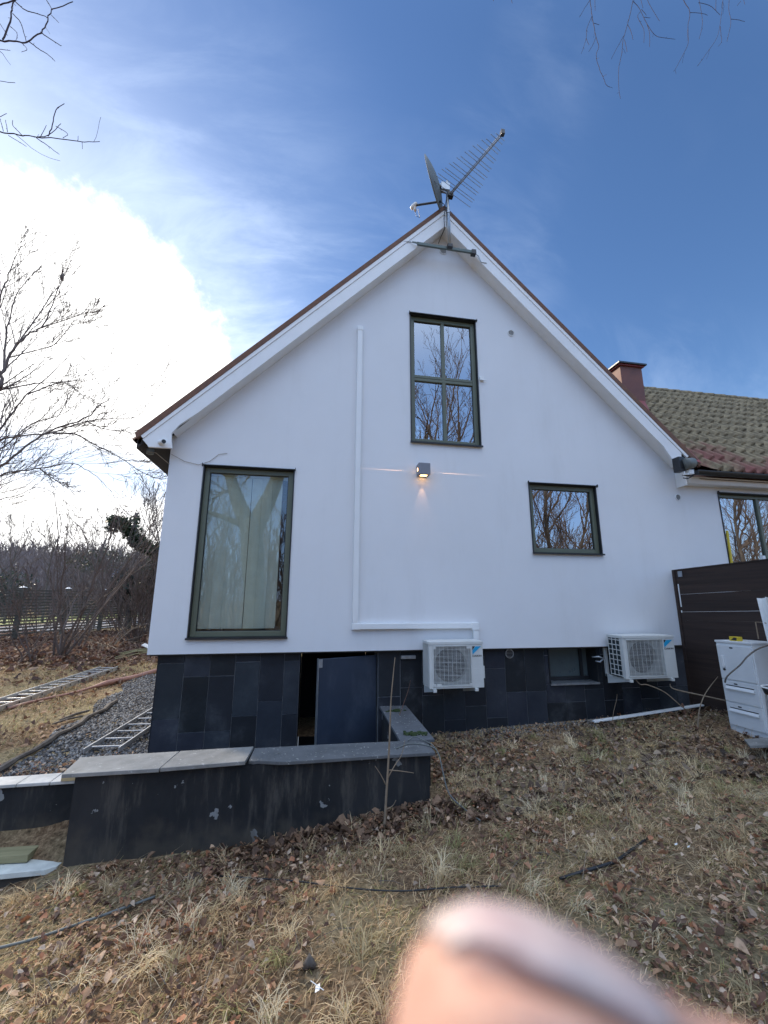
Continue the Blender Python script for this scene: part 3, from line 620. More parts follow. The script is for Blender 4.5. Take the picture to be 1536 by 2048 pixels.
# round air vents
def vent(x, z, r, y, mat=plastic_w):
    e = bpy.data.objects.new('air_vent', None); e.location = (x, y, z); e.parent = house; e.matrix_parent_inverse = pinv(house); col.objects.link(e)
    m = MB(); n = 28
    for k in range(n):
        a, b = 2*math.pi*k/n, 2*math.pi*(k+1)/n
        c = [(x+rr*math.cos(t), yy, z+rr*math.sin(t)) for t in (a, b) for rr, yy in ((r, y-.001), (r, y-.012), (r*.84, y-.012), (r*.84, y-.001))]
        m.add(c, [(0, 4, 5, 1), (1, 5, 6, 2), (2, 6, 7, 3)])
    m.build('rim', mat, e)
    MB().cyl((x, y-.002, z), (x, y-.001, z), r*.84, 24).build('backing', void_m, e)
    m = MB()
    for k in range(-2, 3):
        zz = z+k*r*.30; h = math.sqrt(max(0, (r*.83)**2-(zz-z)**2)); m.box(x-h, x+h, y-.010, y-.004, zz-r*.035, zz+r*.035)
    m.build('louvre', mat, e)
vent(1.87, 7.11, .062, 0); vent(2.94, 5.78, .055, 0); vent(5.55, 3.25, .05, 0); vent(2.66, .985, .06, .10, steel_m)

# ---------------------------------------------------------------- wall mounted things
t = empty('wall_lamp', (1.46, 0, 3.42), 'grey cube wall lamp, lit, shining warm beams sideways and down', 'lamp')
lampm = pm('grey_lamp', (.20, .21, .24), .45, var=.08)
cx, cz = 1.465, 3.43
m = MB(); m.box(cx-.08, cx+.08, -.145, -.012, cz-.08, cz+.08); m.build('body', lampm, t, bevel=.004)
MB().box(cx-.05, cx+.05, -.011, -.001, cz-.05, cz+.05).build('wall_plate', lampm, t)
MB().box(cx-.045, cx+.045, -.105, -.045, cz-.0825, cz-.0805).build('lens', glow_m, t)
MB().box(cx-.0825, cx-.0805, -.085, -.060, cz-.022, cz+.022).build('lens', glow_m, t)
MB().box(cx+.0805, cx+.0825, -.085, -.060, cz-.022, cz+.022).build('lens', glow_m, t)
def spot(loc, d, size, e, blend=.5):
    l = bpy.data.lights.new('lamp_beam', 'SPOT'); l.energy = e; l.spot_size = R(size); l.spot_blend = blend; l.color = (1, .52, .24); l.shadow_soft_size = .006
    o = bpy.data.objects.new('lamp_beam', l); col.objects.link(o); o.location = loc; o.rotation_euler = Vector(d).to_track_quat('-Z', 'Y').to_euler(); o.parent = t; o.matrix_parent_inverse = pinv(t)
spot((cx-.10, -.011, cz-.004), (-1, .030, -.002), 2.6, 70, .8); spot((cx+.10, -.011, cz-.004), (1, .030, -.008), 2.6, 70, .8)
spot((cx-.005, -.060, cz-.085), (0, .10, -1), 34, 2.0, .5)

t = empty('pipe_trunking', (.56, 0, 1.35), 'white plastic pipe cover running down and across the wall to the left heat pump', 'pipe cover')
m = MB(); m.box(.53, .60, -.055, -.001, 1.40, 5.50); m.build('vertical_run', plastic_w, t, bevel=.006)
m = MB(); m.box(.62, 2.10, -.055, -.001, 1.325, 1.395); m.build('horizontal_run', plastic_w, t, bevel=.006)
each('corner_piece', [(.525, .635, -.060, -.0005, 1.32, 1.40), (2.09, 2.185, -.060, -.0005, 1.30, 1.40), (.525, .605, -.060, -.0005, 5.49, 5.56)], plastic_w, t, .010)
m = MB(); m.box(2.105, 2.178, -.054, -.001, 1.12, 1.302); m.build('drop_run', plastic_w, t, bevel=.005)

def ac_unit(x0, x1, z0, z1, y0, y1, lab, style):
    e = empty('heat_pump', ((x0+x1)/2, y1, z0), lab, 'heat pump', 'outdoor heat pump units on the wall')
    W = x1-x0; gx0 = x0+.05; gx1 = x0+W*.77; gz0 = z0+.035; gz1 = z1-.055; t_ = .006
    m = MB(); m.box(x0, gx0, y0, y0+.05, z0, z1-.035); m.box(gx1, x1, y0, y0+.05, z0, z1-.035); m.box(gx0, gx1, y0+.001, y0+.05, gz1, z1-.035); m.box(gx0, gx1, y0+.001, y0+.05, z0, gz0)
    m.box(x0-.006, x1+.006, y0-.006, y1+.003, z1-.034, z1)            # lid
    if style: m.box(x0+.12, x1, y0+.10, y1, z0+.004, z1-.035); m.box(x1-.02, x1, y0+.051, y0+.10, z0+.004, z1-.035)
    else: m.box(x0+.03, x1, y0+.10, y1, z0+.004, z1-.035)
    m.build('casing', ac_m, e, bevel=.004)
    m = MB(); cxm, czm = (gx0+gx1)/2-.005, (gz0+gz1)/2; rr = min(gx1-gx0, gz1-gz0)*.46; n = 40     # fan shroud plate with a round hole
    vs = []
    for k in range(n):
        a = 2*math.pi*k/n; c, s_ = math.cos(a), math.sin(a); q = min((gx1-gx0)/2/max(abs(c), 1e-6), (gz1-gz0)/2/max(abs(s_), 1e-6))
        vs += [((gx0+gx1)/2+c*q, y0+.045, czm+s_*q), (cxm+c*rr, y0+.045, czm+s_*rr), (cxm+c*rr*.97, y0+.098, czm+s_*rr*.97)]
    m.add(vs, [(3*k, 3*k+1, (3*k+4) % (3*n), (3*k+3) % (3*n)) for k in range(n)]+[(3*k+1, 3*k+2, (3*k+5) % (3*n), (3*k+4) % (3*n)) for k in range(n)])
    m.build('fan_shroud', pm('shroud', (.30, .31, .30), .6, var=.1), e)
    MB().box(gx0+.002, gx1-.002, y0+.0985, y0+.0995, gz0+.002, gz1-.002).build('fan_recess', void_m, e)
    m = MB()
    for k in range(3):
        a = 2*math.pi*k/3+.5; pts = []
        for u in range(9):
            rr_ = .04+(rr-.045)*u/8; tw = a+.5*u/8
            for dd in (-.26, .26): pts.append((cxm+math.cos(tw+dd*(1+.6*u/8))*rr_, y0+.075+dd*.05, czm+math.sin(tw+dd*(1+.6*u/8))*rr_))
        m.add(pts, [(2*u, 2*u+1, 2*u+3, 2*u+2) for u in range(8)])
    m.cyl((cxm, y0+.05, czm), (cxm, y0+.09, czm), .035, 20); m.build('fan', pm('fan_blade', (.055, .058, .065), .5), e)
    m = MB(); nb = 30
    for k in range(nb):
        zz = gz0+(gz1-gz0)*(k+.5)/nb; th = .0024 if k % 5 == 2 else .0015; m.box(gx0-.004, gx1+.004, y0-.005, y0-.002, zz-th, zz+th)
    for k in range(9):
        xx = gx0+(gx1-gx0)*(k+.5)/9; m.box(xx-.0012, xx+.0012, y0-.002, y0+.001, gz0, gz1)
    m.build('grille', ac_m, e)
    m = MB()
    for xx in (gx0-.006, gx1-.002): m.box(xx, xx+.008, y0-.008, y0+.002, gz0-.004, gz1+.006)
    m.box(gx0-.006, gx1+.006, y0-.0085, y0+.002, gz0-.010, gz0-.003); m.box(gx0-.006, gx1+.006, y0-.0085, y0+.002, gz1+.002, gz1+.010); m.build('grille_frame', ac_m, e)
    if not style:
        for (a, b, c, d) in ((gx0, gx0+.03, gz1-.028, gz1), (gx1-.055, gx1, gz1-.028, gz1), (gx0, gx0+.025, gz0, gz0+.02), (gx0+.035, gx0+.095, gz0-.012, gz0+.022), (gx1-.03, gx1, gz0, gz0+.02)): each('grille_clip', [(a, b, y0-.009, y0-.0055, c, d)], ac_m, e)
    # open left side: coil slots
    m = MB()
    if style:
        nz_, ny = 7, 3
        for k in range(nz_+1): zz = z0+.03+(z1-.09-z0)*k/nz_; m.box(x0+.001, x0+.006, y0+.055, y1, zz-.005, zz+.005)
        for k in range(ny+1): yy = y0+.058+(y1-y0-.065)*k/ny; m.box(x0+.000, x0+.007, yy-.004, yy+.004, z0+.02, z1-.036)
    else:
        for k in range(7): yy = y0+.06+(y1-y0-.07)*k/6; m.box(x0-.001, x0+.008, yy-.005, yy+.005, z0+.004, z1-.036)
    m.build('side_guard', ac_m, e)
    m = MB(); m.box(x0+.012, x0+.02, y0+.052, y1-.002, z0+.01, z1-.04)
    for k in range(40):
        zz = z0+.02+(z1-.07-z0)*k/40; 
    m.build('coil', pm('coil', (.03, .045, .05), .4, metal=.4, bscale=300, bump=.6, stretch=(1, 1, 3)), e)
    m = MB()                                        # embossed lines on the service panel
    if not style:
        for k in range(4): zz = z0+.09+k*.062; m.box(gx1+.018, x1-.008, y0-.0015, y0+.001, zz, zz+.003)
        m.box(x1+.001, x1+.022, y0+.02, y0+.16, z0+.10, z0+.24)
    else: m.box(gx1+.03, x1-.02, y0-.0015, y0+.001, z0+.04, z0+.075)
    m.build('service_cover', ac_m, e, bevel=.0008)
    # emblem: black triangle and slanted cyan bar; name strip
    lx0 = gx1+.022; lx1 = x1-.022; lz1 = z1-.058; lz0 = lz1-.085
    m = MB(); m.prism([(lx0, lz1), (lx0+.035, lz1), (lx0, lz1-.042)], y0-.0025, y0-.0005); m.build('emblem_dark', pm('logo_black', (.01, .01, .012), .4, bump=0), e)
    m = MB(); m.prism([(lx0+.042, lz1), (lx1, lz1), (lx0, lz0-.01), (lx0, lz0+.037)], y0-.0026, y0-.0005); m.build('emblem_cyan', pm('logo_cyan', (.02, .35, .62), .4, bump=0), e)
    cu = bpy.data.curves.new('name_text', 'FONT'); cu.body = 'DAIKIN'; cu.size = .024; cu.extrude = .0008; cu.align_x = 'CENTER'
    tmp = bpy.data.objects.new('tmp', cu); col.objects.link(tmp); bpy.context.view_layer.update()
    me = bpy.data.meshes.new_from_object(tmp.evaluated_get(bpy.context.evaluated_depsgraph_get())); bpy.data.objects.remove(tmp)
    me.materials.clear(); me.materials.append(MATS['logo_black']); wd = max(v.co.x for v in me.vertices)-min(v.co.x for v in me.vertices); sc_ = (lx1-lx0)/max(wd, .01)
    me.transform(Matrix.Translation(((lx0+lx1)/2, y0-.002, lz0-.035)) @ Matrix.Rotation(R(90), 4, 'X') @ Matrix.Diagonal((sc_, 1.3, 1, 1)))
    o = bpy.data.objects.new('name_text', me); col.objects.link(o); o.parent = e; o.matrix_parent_inverse = pinv(e)
    # wall brackets
    for bx in (x0+.06, x1-.10):
        m = MB(); m.box(bx-.02, bx+.02, y0-.02, .095, z0-.035, z0-.003); m.box(bx-.02, bx+.02, .06, .097, z0-.035, z0+.36)
        m.add([(bx-.018, y0+.02, z0-.034), (bx-.018, .06, z0-.034), (bx-.018, .06, z0-.12), (bx-.014, y0+.02, z0-.034), (bx-.014, .06, z0-.034), (bx-.014, .06, z0-.12)], [(0, 1, 2), (5, 4, 3), (0, 2, 5, 3)])
        m.build('bracket', ac_m, e, bevel=.002)
    return e
ac_unit(1.42, 2.095, .665, 1.195, -.35, -.07, 'left heat pump below the white pipe cover, with slotted side', 0)
ac_unit(4.02, 4.79, .70, 1.235, -.35, -.07, 'right heat pump near the fence, with an open side grid', 1)
m = MB(); m.box(1.17, 1.36, .06, .098, .95, .99); tag(m.build('bracket_rail', steel_m, bevel=.003), 'short metal rail end sticking out left of the left heat pump', 'bracket')
m = MB(); m.tube([(3.86, .07, .92), (3.93, .02, .93), (3.99, .0, .91), (3.95, .03, .86), (3.90, .06, .87)], .012, 8); tag(m.build('pipe_hook', steel_m, smooth=True), 'curled grey pipe hook beside the basement window at the right heat pump', 'pipe')

# mast, dish, aerial
t = empty('aerial_mast', (1.88, -.28, 6.95), 'galvanised mast clamped to a crossbar at the gable peak', 'mast')
m = MB(); m.tube([(1.88, -.29, 6.93), (1.865, -.29, 8.12)], .022, 14); m.build('pole', steel_m, t, smooth=True)
m = MB(); m.cyl((1.872, -.29, 7.52), (1.871, -.29, 7.60), .029, 14); m.build('sleeve', steel_m, t)
m = MB(); m.box(1.38, 2.28, -.262, -.232, 6.90, 6.945); m.box(1.30, 1.40, -.262, -.258, 6.92, 6.94); m.build('crossbar', pm('bar', (.10, .13, .12), .5, metal=.3), t, bevel=.002)
each('clamp', [(1.84, 1.92, -.318, -.263, 6.895, 6.95), (2.24, 2.31, -.27, -.20, 6.885, 6.96)], dark_m, t, .003)
m = MB(); m.tube([(2.30, -.23, 6.92), (2.36, -.222, 6.90), (2.41, -.21, 6.80), (2.50, -.21, 6.80)], .006, 6); m.build('strap', steel_m, t); m = MB(); m.tube([(1.38, -.24, 6.93), (1.28, -.215, 6.97), (1.18, -.21, 6.96)], .006, 6); m.build('strap', steel_m, t)
t = empty('satellite_dish', (1.80, -.28, 7.95), 'grey satellite dish seen edge on, facing left from the mast', 'satellite dish')
C0 = Vector((1.69, -.27, 8.05)); nd_ = Vector((-.97, .66, -.17)).normalized(); ud = Vector((0, 0, 1)); ud = (ud-nd_*ud.dot(nd_)).normalized(); sdv = nd_.cross(ud)
m = MB(); vs = []; fs = []; nr, na = 8, 40
for i in range(nr+1):
    rr = i/nr
    for k in range(na): a = 2*math.pi*k/na; vs.append(C0+sdv*math.cos(a)*.40*rr+ud*math.sin(a)*.44*rr+nd_*(.085*rr*rr-.05))
for i in range(nr):
    for k in range(na): fs.append((i*na+k, i*na+(k+1) % na, (i+1)*na+(k+1) % na, (i+1)*na+k))
m.add(vs, fs); o = m.build('reflector', dish_m, t, smooth=True, fix=False); md = o.modifiers.new('thick', 'SOLIDIFY'); md.thickness = .006
m = MB(); a0 = C0-ud*.36-nd_*.02; lnb = aty(829, 411, -.06); m.cyl(a0, lnb, .017, 8); m.build('feed_arm', dark_m, t)
dl = (C0-lnb).normalized(); m = MB(); m.tube([lnb-dl*.07, lnb-dl*.02, lnb+dl*.03, lnb+dl*.05], [.028, .040, .036, .020], 14); m.cyl(lnb+Vector((0, 0, .0)), lnb+Vector((.01, 0, -.10)), .020, 10); m.build('feed_head', plastic_w, t, smooth=True)
m = MB(); m.box(1.76, 1.90, -.33, -.25, 7.93, 8.06); m.cyl((1.74, -.29, 8.02), (1.86, -.29, 8.03), .03, 10); m.cyl((1.76, -.29, 7.94), (1.86, -.29, 7.90), .016, 8); m.build('mount', steel_m, t, bevel=.004)
m = MB(); m.tube([lnb+Vector((.01, 0, -.1)), lnb+Vector((.03, 0, -.2)), lnb+Vector((.10, .05, -.16)), lnb+Vector((.06, .02, -.02))], .004, 5); m.build('cable', hose_m, t); m = MB(); m.tube([a0, a0+Vector((.06, 0, -.05)), (1.82, -.31, 7.6), (1.84, -.31, 7.42), (1.83, -.30, 7.36), (1.86, -.24, 7.30)], .005, 5); m.build('cable', hose_m, t)
t = empty('television_aerial', (1.90, -.3, 7.9), 'long toothed television aerial slanting up right from the mast', 'aerial')
ZA = 7.86; A0 = Vector((1.90, -.30, ZA)); A1 = atz(1006, 266, ZA); ad = (A1-A0).normalized(); sdv = ad.cross(Vector((0, 0, 1))).normalized()
m = MB(); A1L = (A1-A0).length
m.box(-.010, .010, 0, A1L, .012, .030, Matrix.Translation(A0) @ Matrix(((sdv.x, ad.x, 0, 0), (sdv.y, ad.y, 0, 0), (0, 0, 1, 0), (0, 0, 0, 1))))
m.box(-.010, .010, 0, A1L, -.018, .0, Matrix.Translation(A0) @ Matrix(((sdv.x, ad.x, 0, 0), (sdv.y, ad.y, 0, 0), (0, 0, 1, 0), (0, 0, 0, 1))))
m.build('boom', steel_m, t)
NE = 17
for k in range(NE):
    f = (k+.15)/NE; L = .36*(1-f)**.75+.05; p = A0+ad*A1L*(.03+.97*f)+Vector((0, 0, .02 if k % 2 else -.01))
    m = MB(); m.cyl(p-sdv*L, p+sdv*L, .0045, 6); m.build('element', steel_m, t)
each('clamp', [(1.86, 1.95, -.34, -.27, ZA-.05, ZA+.035), (A1.x-.03, A1.x+.02, A1.y-.02, A1.y+.03, ZA-.03, ZA+.045)], dark_m, t, .004)
m = MB(); pts = [(1.86, -.30, 7.86), (1.83, -.31, 7.7), (1.81, -.26, 7.45), (1.83, -.22, 7.3), (1.80, -.10, 7.25), (1.79, -.02, 7.22)]
m.tube(pts, .006, 6); tag(m.build('aerial_cable', hose_m, smooth=True), 'black cable hanging beside the mast into the gable peak', 'cable')
# small fittings
t = empty('security_camera', (-1.78, -.21, 3.56), 'small white camera with a black lens on the left bargeboard foot', 'camera')
p = aty(329, 884, -.24); m = MB(); m.cyl(p+Vector((-.06, .02, .0)), p+Vector((.0, -.03, -.005)), .030, 16); m.cyl(p+Vector((-.05, .03, 0)), p+Vector((-.05, .034, 0)), .034, 12); m.build('housing', plastic_w, t, smooth=False)
m = MB(); m.cyl(p+Vector((.0005, -.0305, -.005)), p+Vector((.006, -.037, -.006)), .024, 16); m.build('lens', dark_m, t)
p = aty(300.5, 903, -.05); m = MB(); m.tube([p+Vector((0, 0, .04)), p+Vector((0, 0, .03)), p+Vector((0, 0, -.03)), p+Vector((0, 0, -.042))], [.02, .042, .042, .02], 16); tag(m.build('motion_sensor', dish_m, smooth=True), 'round grey sensor hanging under the left eaves', 'sensor')
m = MB(); m.box(-1.88, -1.801, .25, .31, 2.95, 2.985); m.tube([(-1.84, .28, 2.93), (-1.84, .28, 3.0)], .03, 12); tag(m.build('side_light', plastic_w, bevel=.004), 'small pale fitting sticking out of the left side wall', 'light fitting')
m = MB(); m.box(2.38, 2.44, -.035, -.001, 4.90, 4.96); m.box(2.385, 2.47, -.042, -.036, 4.895, 4.915); tag(m.build('thermometer', plastic_w, bevel=.004), 'little white thermometer box right of the upper window', 'thermometer')
m = MB(); m.tube([(-1.78, -.02, 3.46), (-1.62, -.012, 3.38), (-1.45, -.010, 3.345), (-1.32, -.010, 3.40), (-1.22, -.010, 3.50), (-1.12, -.010, 3.52)], .0028, 5)
m.tube([(-2.02, -.12, 3.44), (-1.93, -.10, 3.44), (-1.83, -.06, 3.36), (-1.79, -.02, 3.33)], .005, 5); tag(m.build('loose_cable', stem_m), 'thin loose cable looping over the wall above the left window', 'cable')
t = empty('floodlight', (5.55, -.3, 3.72), 'dark floodlight with a grey green drum on the right eaves corner', 'floodlight')
F = aty(1372, 930, -.38); m = MB(); m.box(F.x-.13, F.x-.03, F.y-.02, F.y+.10, F.z-.10, F.z+.12); m.build('housing', dark_m, t, bevel=.01)
m = MB(); m.tube([F+Vector((-.06, -.03, .0)), F+Vector((-.03, -.03, .005)), F+Vector((.09, -.02, .03)), F+Vector((.115, -.02, .035))], [.075, .085, .078, .05], 20); m.build('drum', dish_m, t, smooth=True)
m = MB(); m.box(F.x+.01, F.x+.09, F.y-.03, F.y+.03, F.z-.14, F.z-.075); m.cyl((F.x-.08, F.y, F.z-.15), (F.x+.03, F.y-.02, F.z-.145), .01, 8); m.build('bracket', plastic_w, t, bevel=.004)
m = MB(); m.tube([(F.x-.04, F.y+.05, F.z-.14), (F.x+.03, F.y, F.z-.17), (F.x+.10, F.y+.02, F.z-.16), (F.x+.02, F.y+.03, F.z-.20), (F.x-.02, F.y+.06, F.z-.18)], .008, 6); m.build('cable', dark_m, t)

# ================================================================ WALLS, SLABS
CZ = .40                                            # top of the caps
t = empty('retaining_wall', (-.3, -1.48, -.2), 'dark rendered front retaining wall of the basement stairwell with stone caps', 'retaining wall')
def rough_wall(x0, x1, y0, y1, z0, z1, parent, name='wall'):
    m = MB(); nx = max(2, int((x1-x0)/.06)); nz = 14
    m.box(x0, x1, y0+.02, y1, z0, z1); vs = []
    for j in range(nz+1):
        for i in range(nx+1):
            xx = x0+(x1-x0)*i/nx; zz = z0+(z1-z0)*j/nz
            vs.append((xx, y0+.006*float(vnoise(xx, zz, 4, 3)) if 0 < i < nx else y0, zz))
    m.add(vs, [(j*(nx+1)+i, j*(nx+1)+i+1, (j+1)*(nx+1)+i+1, (j+1)*(nx+1)+i) for j in range(nz) for i in range(nx)])
    m.add([(x0, y0, z0), (x0, y0, z1), (x0, y0+.021, z1), (x0, y0+.021, z0)], [(0, 1, 2, 3)]); m.add([(x1, y0, z0), (x1, y0, z1), (x1, y0+.021, z1), (x1, y0+.021, z0)], [(0, 1, 2, 3)])
    return m.build(name, conc_m, parent)
rough_wall(-1.70, 1.08, -1.48, -1.20, -.75, CZ-.028, t)
def capstone(pts, th, tone, parent, rough=True, name='cap_stone'):
    m = MB(); m.tone = tone; m.slab([(x, y, z) for x, y, z in pts], th); return m.build(name, cap_m, parent, bevel=.004)
capstone([(-1.78, -1.515, CZ+.004), (-1.10, -1.525, CZ+.006), (-1.06, -1.15, CZ+.004), (-1.83, -1.15, CZ)], .028, (1.15, 1.15, 1.15), t)
capstone([(-1.09, -1.53, CZ+.010), (-.46, -1.53, CZ+.022), (-.44, -1.16, CZ+.012), (-1.05, -1.15, CZ+.006)], .028, (1.0, 1.0, 1.0), t)
# long right cap with an eroded front edge
fe = [(-.44, -1.46), (-.40, -1.475), (-.36, -1.47), (-.31, -1.485), (-.26, -1.50), (-.2, -1.52), (-.12, -1.53), (.3, -1.53), (.7, -1.525), (1.12, -1.53)]
capstone([(x, y, CZ) for x, y in fe]+[(1.12, -1.205, CZ), (.2, -1.17, CZ), (-.43, -1.165, CZ)], .026, (.50, .53, .58), t)
t = empty('retaining_wall', (1.05, -.55, -.2), 'short side retaining wall running back from the stairwell corner to the house', 'retaining wall')
MB().box(.93, 1.17, -1.198, .095, -1.2, CZ-.03).build('wall', conc_m, t)
capstone([(.885, -1.198, CZ-.002), (1.215, -1.195, CZ), (1.235, .092, CZ-.004), (.90, .092, CZ)], .028, (.46, .50, .58), t)
mb = MB(); mb.tone = (.05, .08, .025)
for k in range(60):
    px_, py_ = rng.gauss(1.08, .05), rng.gauss(-1.02, .03); s = rng.uniform(.006, .02); mb.box(px_-s, px_+s, py_-s, py_+s, CZ-.002, CZ+rng.uniform(.004, .012))
for k in range(30):
    px_, py_ = rng.gauss(1.03, .05), rng.gauss(-.15, .02); s = rng.uniform(.006, .018); mb.box(px_-s, px_+s, py_-s, py_+s, CZ-.003, CZ+rng.uniform(.004, .010))
o = mb.build('moss', ivy_m, t); o['kind'] = 'stuff'
mb = MB(); mb.box(-1.70, -1.62, -1.198, .11, -1.3, -.02); tag(mb.build('stairwell_wall', conc_m), 'low buried wall at the left end of the basement stairwell', 'retaining wall')
mb = MB(); mb.box(-1.66, .94, -1.3, .4, -1.36, -1.30); mb.build('stairwell_floor', conc_m)['kind'] = 'structure'
t = empty('low_wall', (-2.6, -1.14, 0), 'low dark wall left of the stairwell with pale stone caps', 'retaining wall')
rough_wall(-4.6, -1.703, -1.14, -.99, -.5, .205, t)
for k, (a, b) in enumerate(((-2.02, -1.84), (-2.26, -2.025), (-2.75, -2.265), (-3.25, -2.755), (-3.9, -3.255), (-4.6, -3.905))):
    j = .012 if k < 2 else 0
    capstone([(a, -1.165, .232), (b, -1.165, .232), (b-.05+.05*(k > 0), -.985, .232+j*.3), (a-.00, -.985, .232)], .024, (2.3, 2.3, 2.3), t)
m = MB(); q = atz(120, 1566, .25); m.box(-1.94, -1.715, -1.175, -1.05, .234, .268); tag(m.build('timber_offcut', pine_m, bevel=.002), 'small pale timber offcut on the low wall against the taller wall', 'timber')
t = empty('step_slab', (-2.3, -1.35, -.25), 'pale stone step slab at the lower left on a dark riser', 'step')
capstone([(-4.0, -1.50, -.22), (-1.80, -1.50, -.22), (-1.745, -1.47, -.22), (-1.715, -1.38, -.22), (-1.712, -1.18, -.22), (-4.0, -1.18, -.22)], .035, (2.7, 2.8, 2.7), t, name='slab')
MB().box(-4.0, -1.77, -1.47, -1.20, -.75, -.257).build('riser', conc_m, t)
m = MB(); m.slab([atz(0, 1713, -.165), atz(56, 1710, -.165), atz(79, 1690, -.165), atz(0, 1695, -.165), Vector((-2.9, -1.25, -.165)), Vector((-2.9, -1.40, -.165))], .048)
tag(m.build('timber_plank', wood_l, bevel=.002), 'mossy timber plank lying on the pale step slab', 'plank')
# flex cable draped over the corner
m = MB(); pth = [(.95, -1.22, CZ+.006), (1.02, -1.20, CZ+.03), (1.10, -1.27, CZ+.012), (1.14, -1.38, CZ+.008), (1.16, -1.50, CZ-.03), (1.17, -1.58, .26), (1.20, -1.64, .12), (1.30, -1.76, G(1.30, -1.76)+.03), (1.36, -1.9, G(1.36, -1.9)+.02)]
def smoothpath(p, n=5):
    p = [Vector(q) for q in p]; out = []
    for i in range(len(p)-1):
        a, b, c, d = p[max(i-1, 0)], p[i], p[i+1], p[min(i+2, len(p)-1)]
        for k in range(n):
            u = k/n; out.append(.5*((2*b)+(-a+c)*u+(2*a-5*b+4*c-d)*u*u+(-a+3*b-3*c+d)*u**3))
    out.append(p[-1]); return out
m.tube(smoothpath(pth), .006, 6); m.tube(smoothpath([(.80, -1.40, CZ+.004), (.95, -1.30, CZ+.006), (1.08, -1.36, CZ+.006), (1.14, -1.44, CZ+.004)]), .005, 6)
tag(m.build('grey_cable', dish_m, smooth=True), 'grey cable trailing over the corner of the retaining walls to the grass', 'cable')
# fence -----------------------------------------------------------------
t = empty('board_fence', (5.25, -.7, .1), 'dark brown board fence running from the right house wall towards the viewer', 'fence')
FX = lambda y: 5.222-.07*(y+.05)
FZ = lambda y: 2.12-.042*(y+.05)
def fboard(ya, yb, za, zb, th=.022, off=0):
    c = []
    for z in (za, zb):
        for (yy, o) in ((ya, off), (ya, off+th), (yb, off), (yb, off+th)): c.append((FX(yy)+o, yy, z-2.12+FZ(yy)))
    m = MB(); s = rng.uniform(.75, 1.3); m.tone = (s, s, s); m.add(c, [(0, 1, 3, 2), (4, 6, 7, 5), (0, 4, 5, 1), (2, 3, 7, 6), (0, 2, 6, 4), (1, 5, 7, 3)]); return m
zz = 2.108; k = 0
while zz > .25:
    h = .095 if k == 0 else .120
    fboard(-.085, -3.0, zz-h, zz).build('board', wood_d, t)
    zz -= h + (.0035 if k in (2, 4) else .0004); k += 1
fboard(-.045, -3.0, 2.110, 2.125, .06, -.01).build('top_rail', wood_d, t)
for (ya, yb) in ((-.045, -.083), (-1.5, -1.59), (-2.9, -2.99)): fboard(ya, yb, .05, 2.108, .09 if ya < -.1 else .05, .024 if ya < -.1 else -.012).build('post', wood_d, t)
m = MB(); m.box(FX(-.12)-.006, FX(-.12)-.001, -.20, -.13, 2.02, 2.10); m.build('metal_bracket', steel_m, t, bevel=.002)
m = MB(); m.box(5.224, 5.226, -.118, -.100, 1.60, 1.92); m.box(5.219, 5.221, -.118, -.10, 1.52, 1.55); m.build('gap_strip', plastic_w, t)  # white strip standing in for the light gap beside the end post
# cabinet ------------------------------------------------------------
t = empty('filing_cabinet', (5.0, -1.1, .3), 'old white metal cabinet with a door and two drawers standing against the dark fence', 'cabinet')
cab_m = pm('cabinet_paint', (.66, .68, .68), .45, c2=(.76, .77, .77), scale=3, bump=.06)
KX, K0, K1, KZ0, KZ1 = 4.88, -1.31, -.885, .20, 1.232
TL = Matrix.Translation((KX, K0, KZ0)) @ Matrix.Rotation(R(-1.2), 4, 'X') @ Matrix.Translation((-KX, -K0, -KZ0))
m = MB(); m.box(KX, KX+.38, K0, K1, KZ0, KZ1-.025, TL); m.box(KX-.012, KX+.385, K0-.005, K1+.005, KZ1-.024, KZ1, TL); m.build('body', cab_m, t, bevel=.005)
m = MB(); m.box(KX-.016, KX-.001, K0+.015, K1-.012, .80, KZ1-.05, TL); m.build('door', cab_m, t, bevel=.003)
for a, b in ((.555, .785), (.30, .54)):
    m = MB(); m.box(KX-.016, KX-.001, K0+.015, K1-.012, a, b, TL); o = m.build('drawer', cab_m, t, bevel=.003)
    m = MB(); m.box(KX-.034, KX-.017, K0+.05, K1-.05, b-.095, b-.085, TL); m.add([TL @ Vector(p) for p in [(KX-.034, K0+.05, b-.086), (KX-.034, K1-.05, b-.086), (KX-.017, K1-.05, b-.06), (KX-.017, K0+.05, b-.06)]], [(0, 1, 2, 3)]); m.build('pull', cab_m, o)
    m = MB(); m.box(KX-.0175, KX-.0165, K0+.055, K1-.055, b-.058, b-.048, TL); m.box(KX-.0172, KX-.0162, K1-.19, K1-.15, b-.036, b-.022, TL); m.build('slot', dark_m, o)
m = MB(); m.box(KX-.030, KX-.017, K1-.085, K1-.055, .93, 1.06, TL); m.build('handle', plastic_w, t, bevel=.004)
m = MB(); m.cyl(TL @ Vector((KX-.028, K1-.07, .905)), TL @ Vector((KX-.017, K1-.07, .905)), .013, 12); m.box(KX-.0178, KX-.0165, K1-.21, K1-.17, KZ1-.085, KZ1-.070, TL); m.build('lock', dark_m, t)
m = MB(); P0 = TL @ Vector((KX+.05, K1-.15, KZ1)); m.box(P0.x-.02, P0.x+.05, P0.y-.10, P0.y+.0, P0.z+.001, P0.z+.05); o = m.build('tape_block', yellow_m, bevel=.004); tag(o, 'yellow and black striped block on top of the white cabinet', 'block')
m = MB(); m.add([(P0.x-.0215, P0.y-.085, P0.z+.008), (P0.x-.0215, P0.y-.02, P0.z+.012), (P0.x-.0215, P0.y-.06, P0.z+.043), (P0.x-.0215, P0.y-.09, P0.z+.04)], [(0, 1, 2, 3)]); m.build('black_patch', dark_m, o)
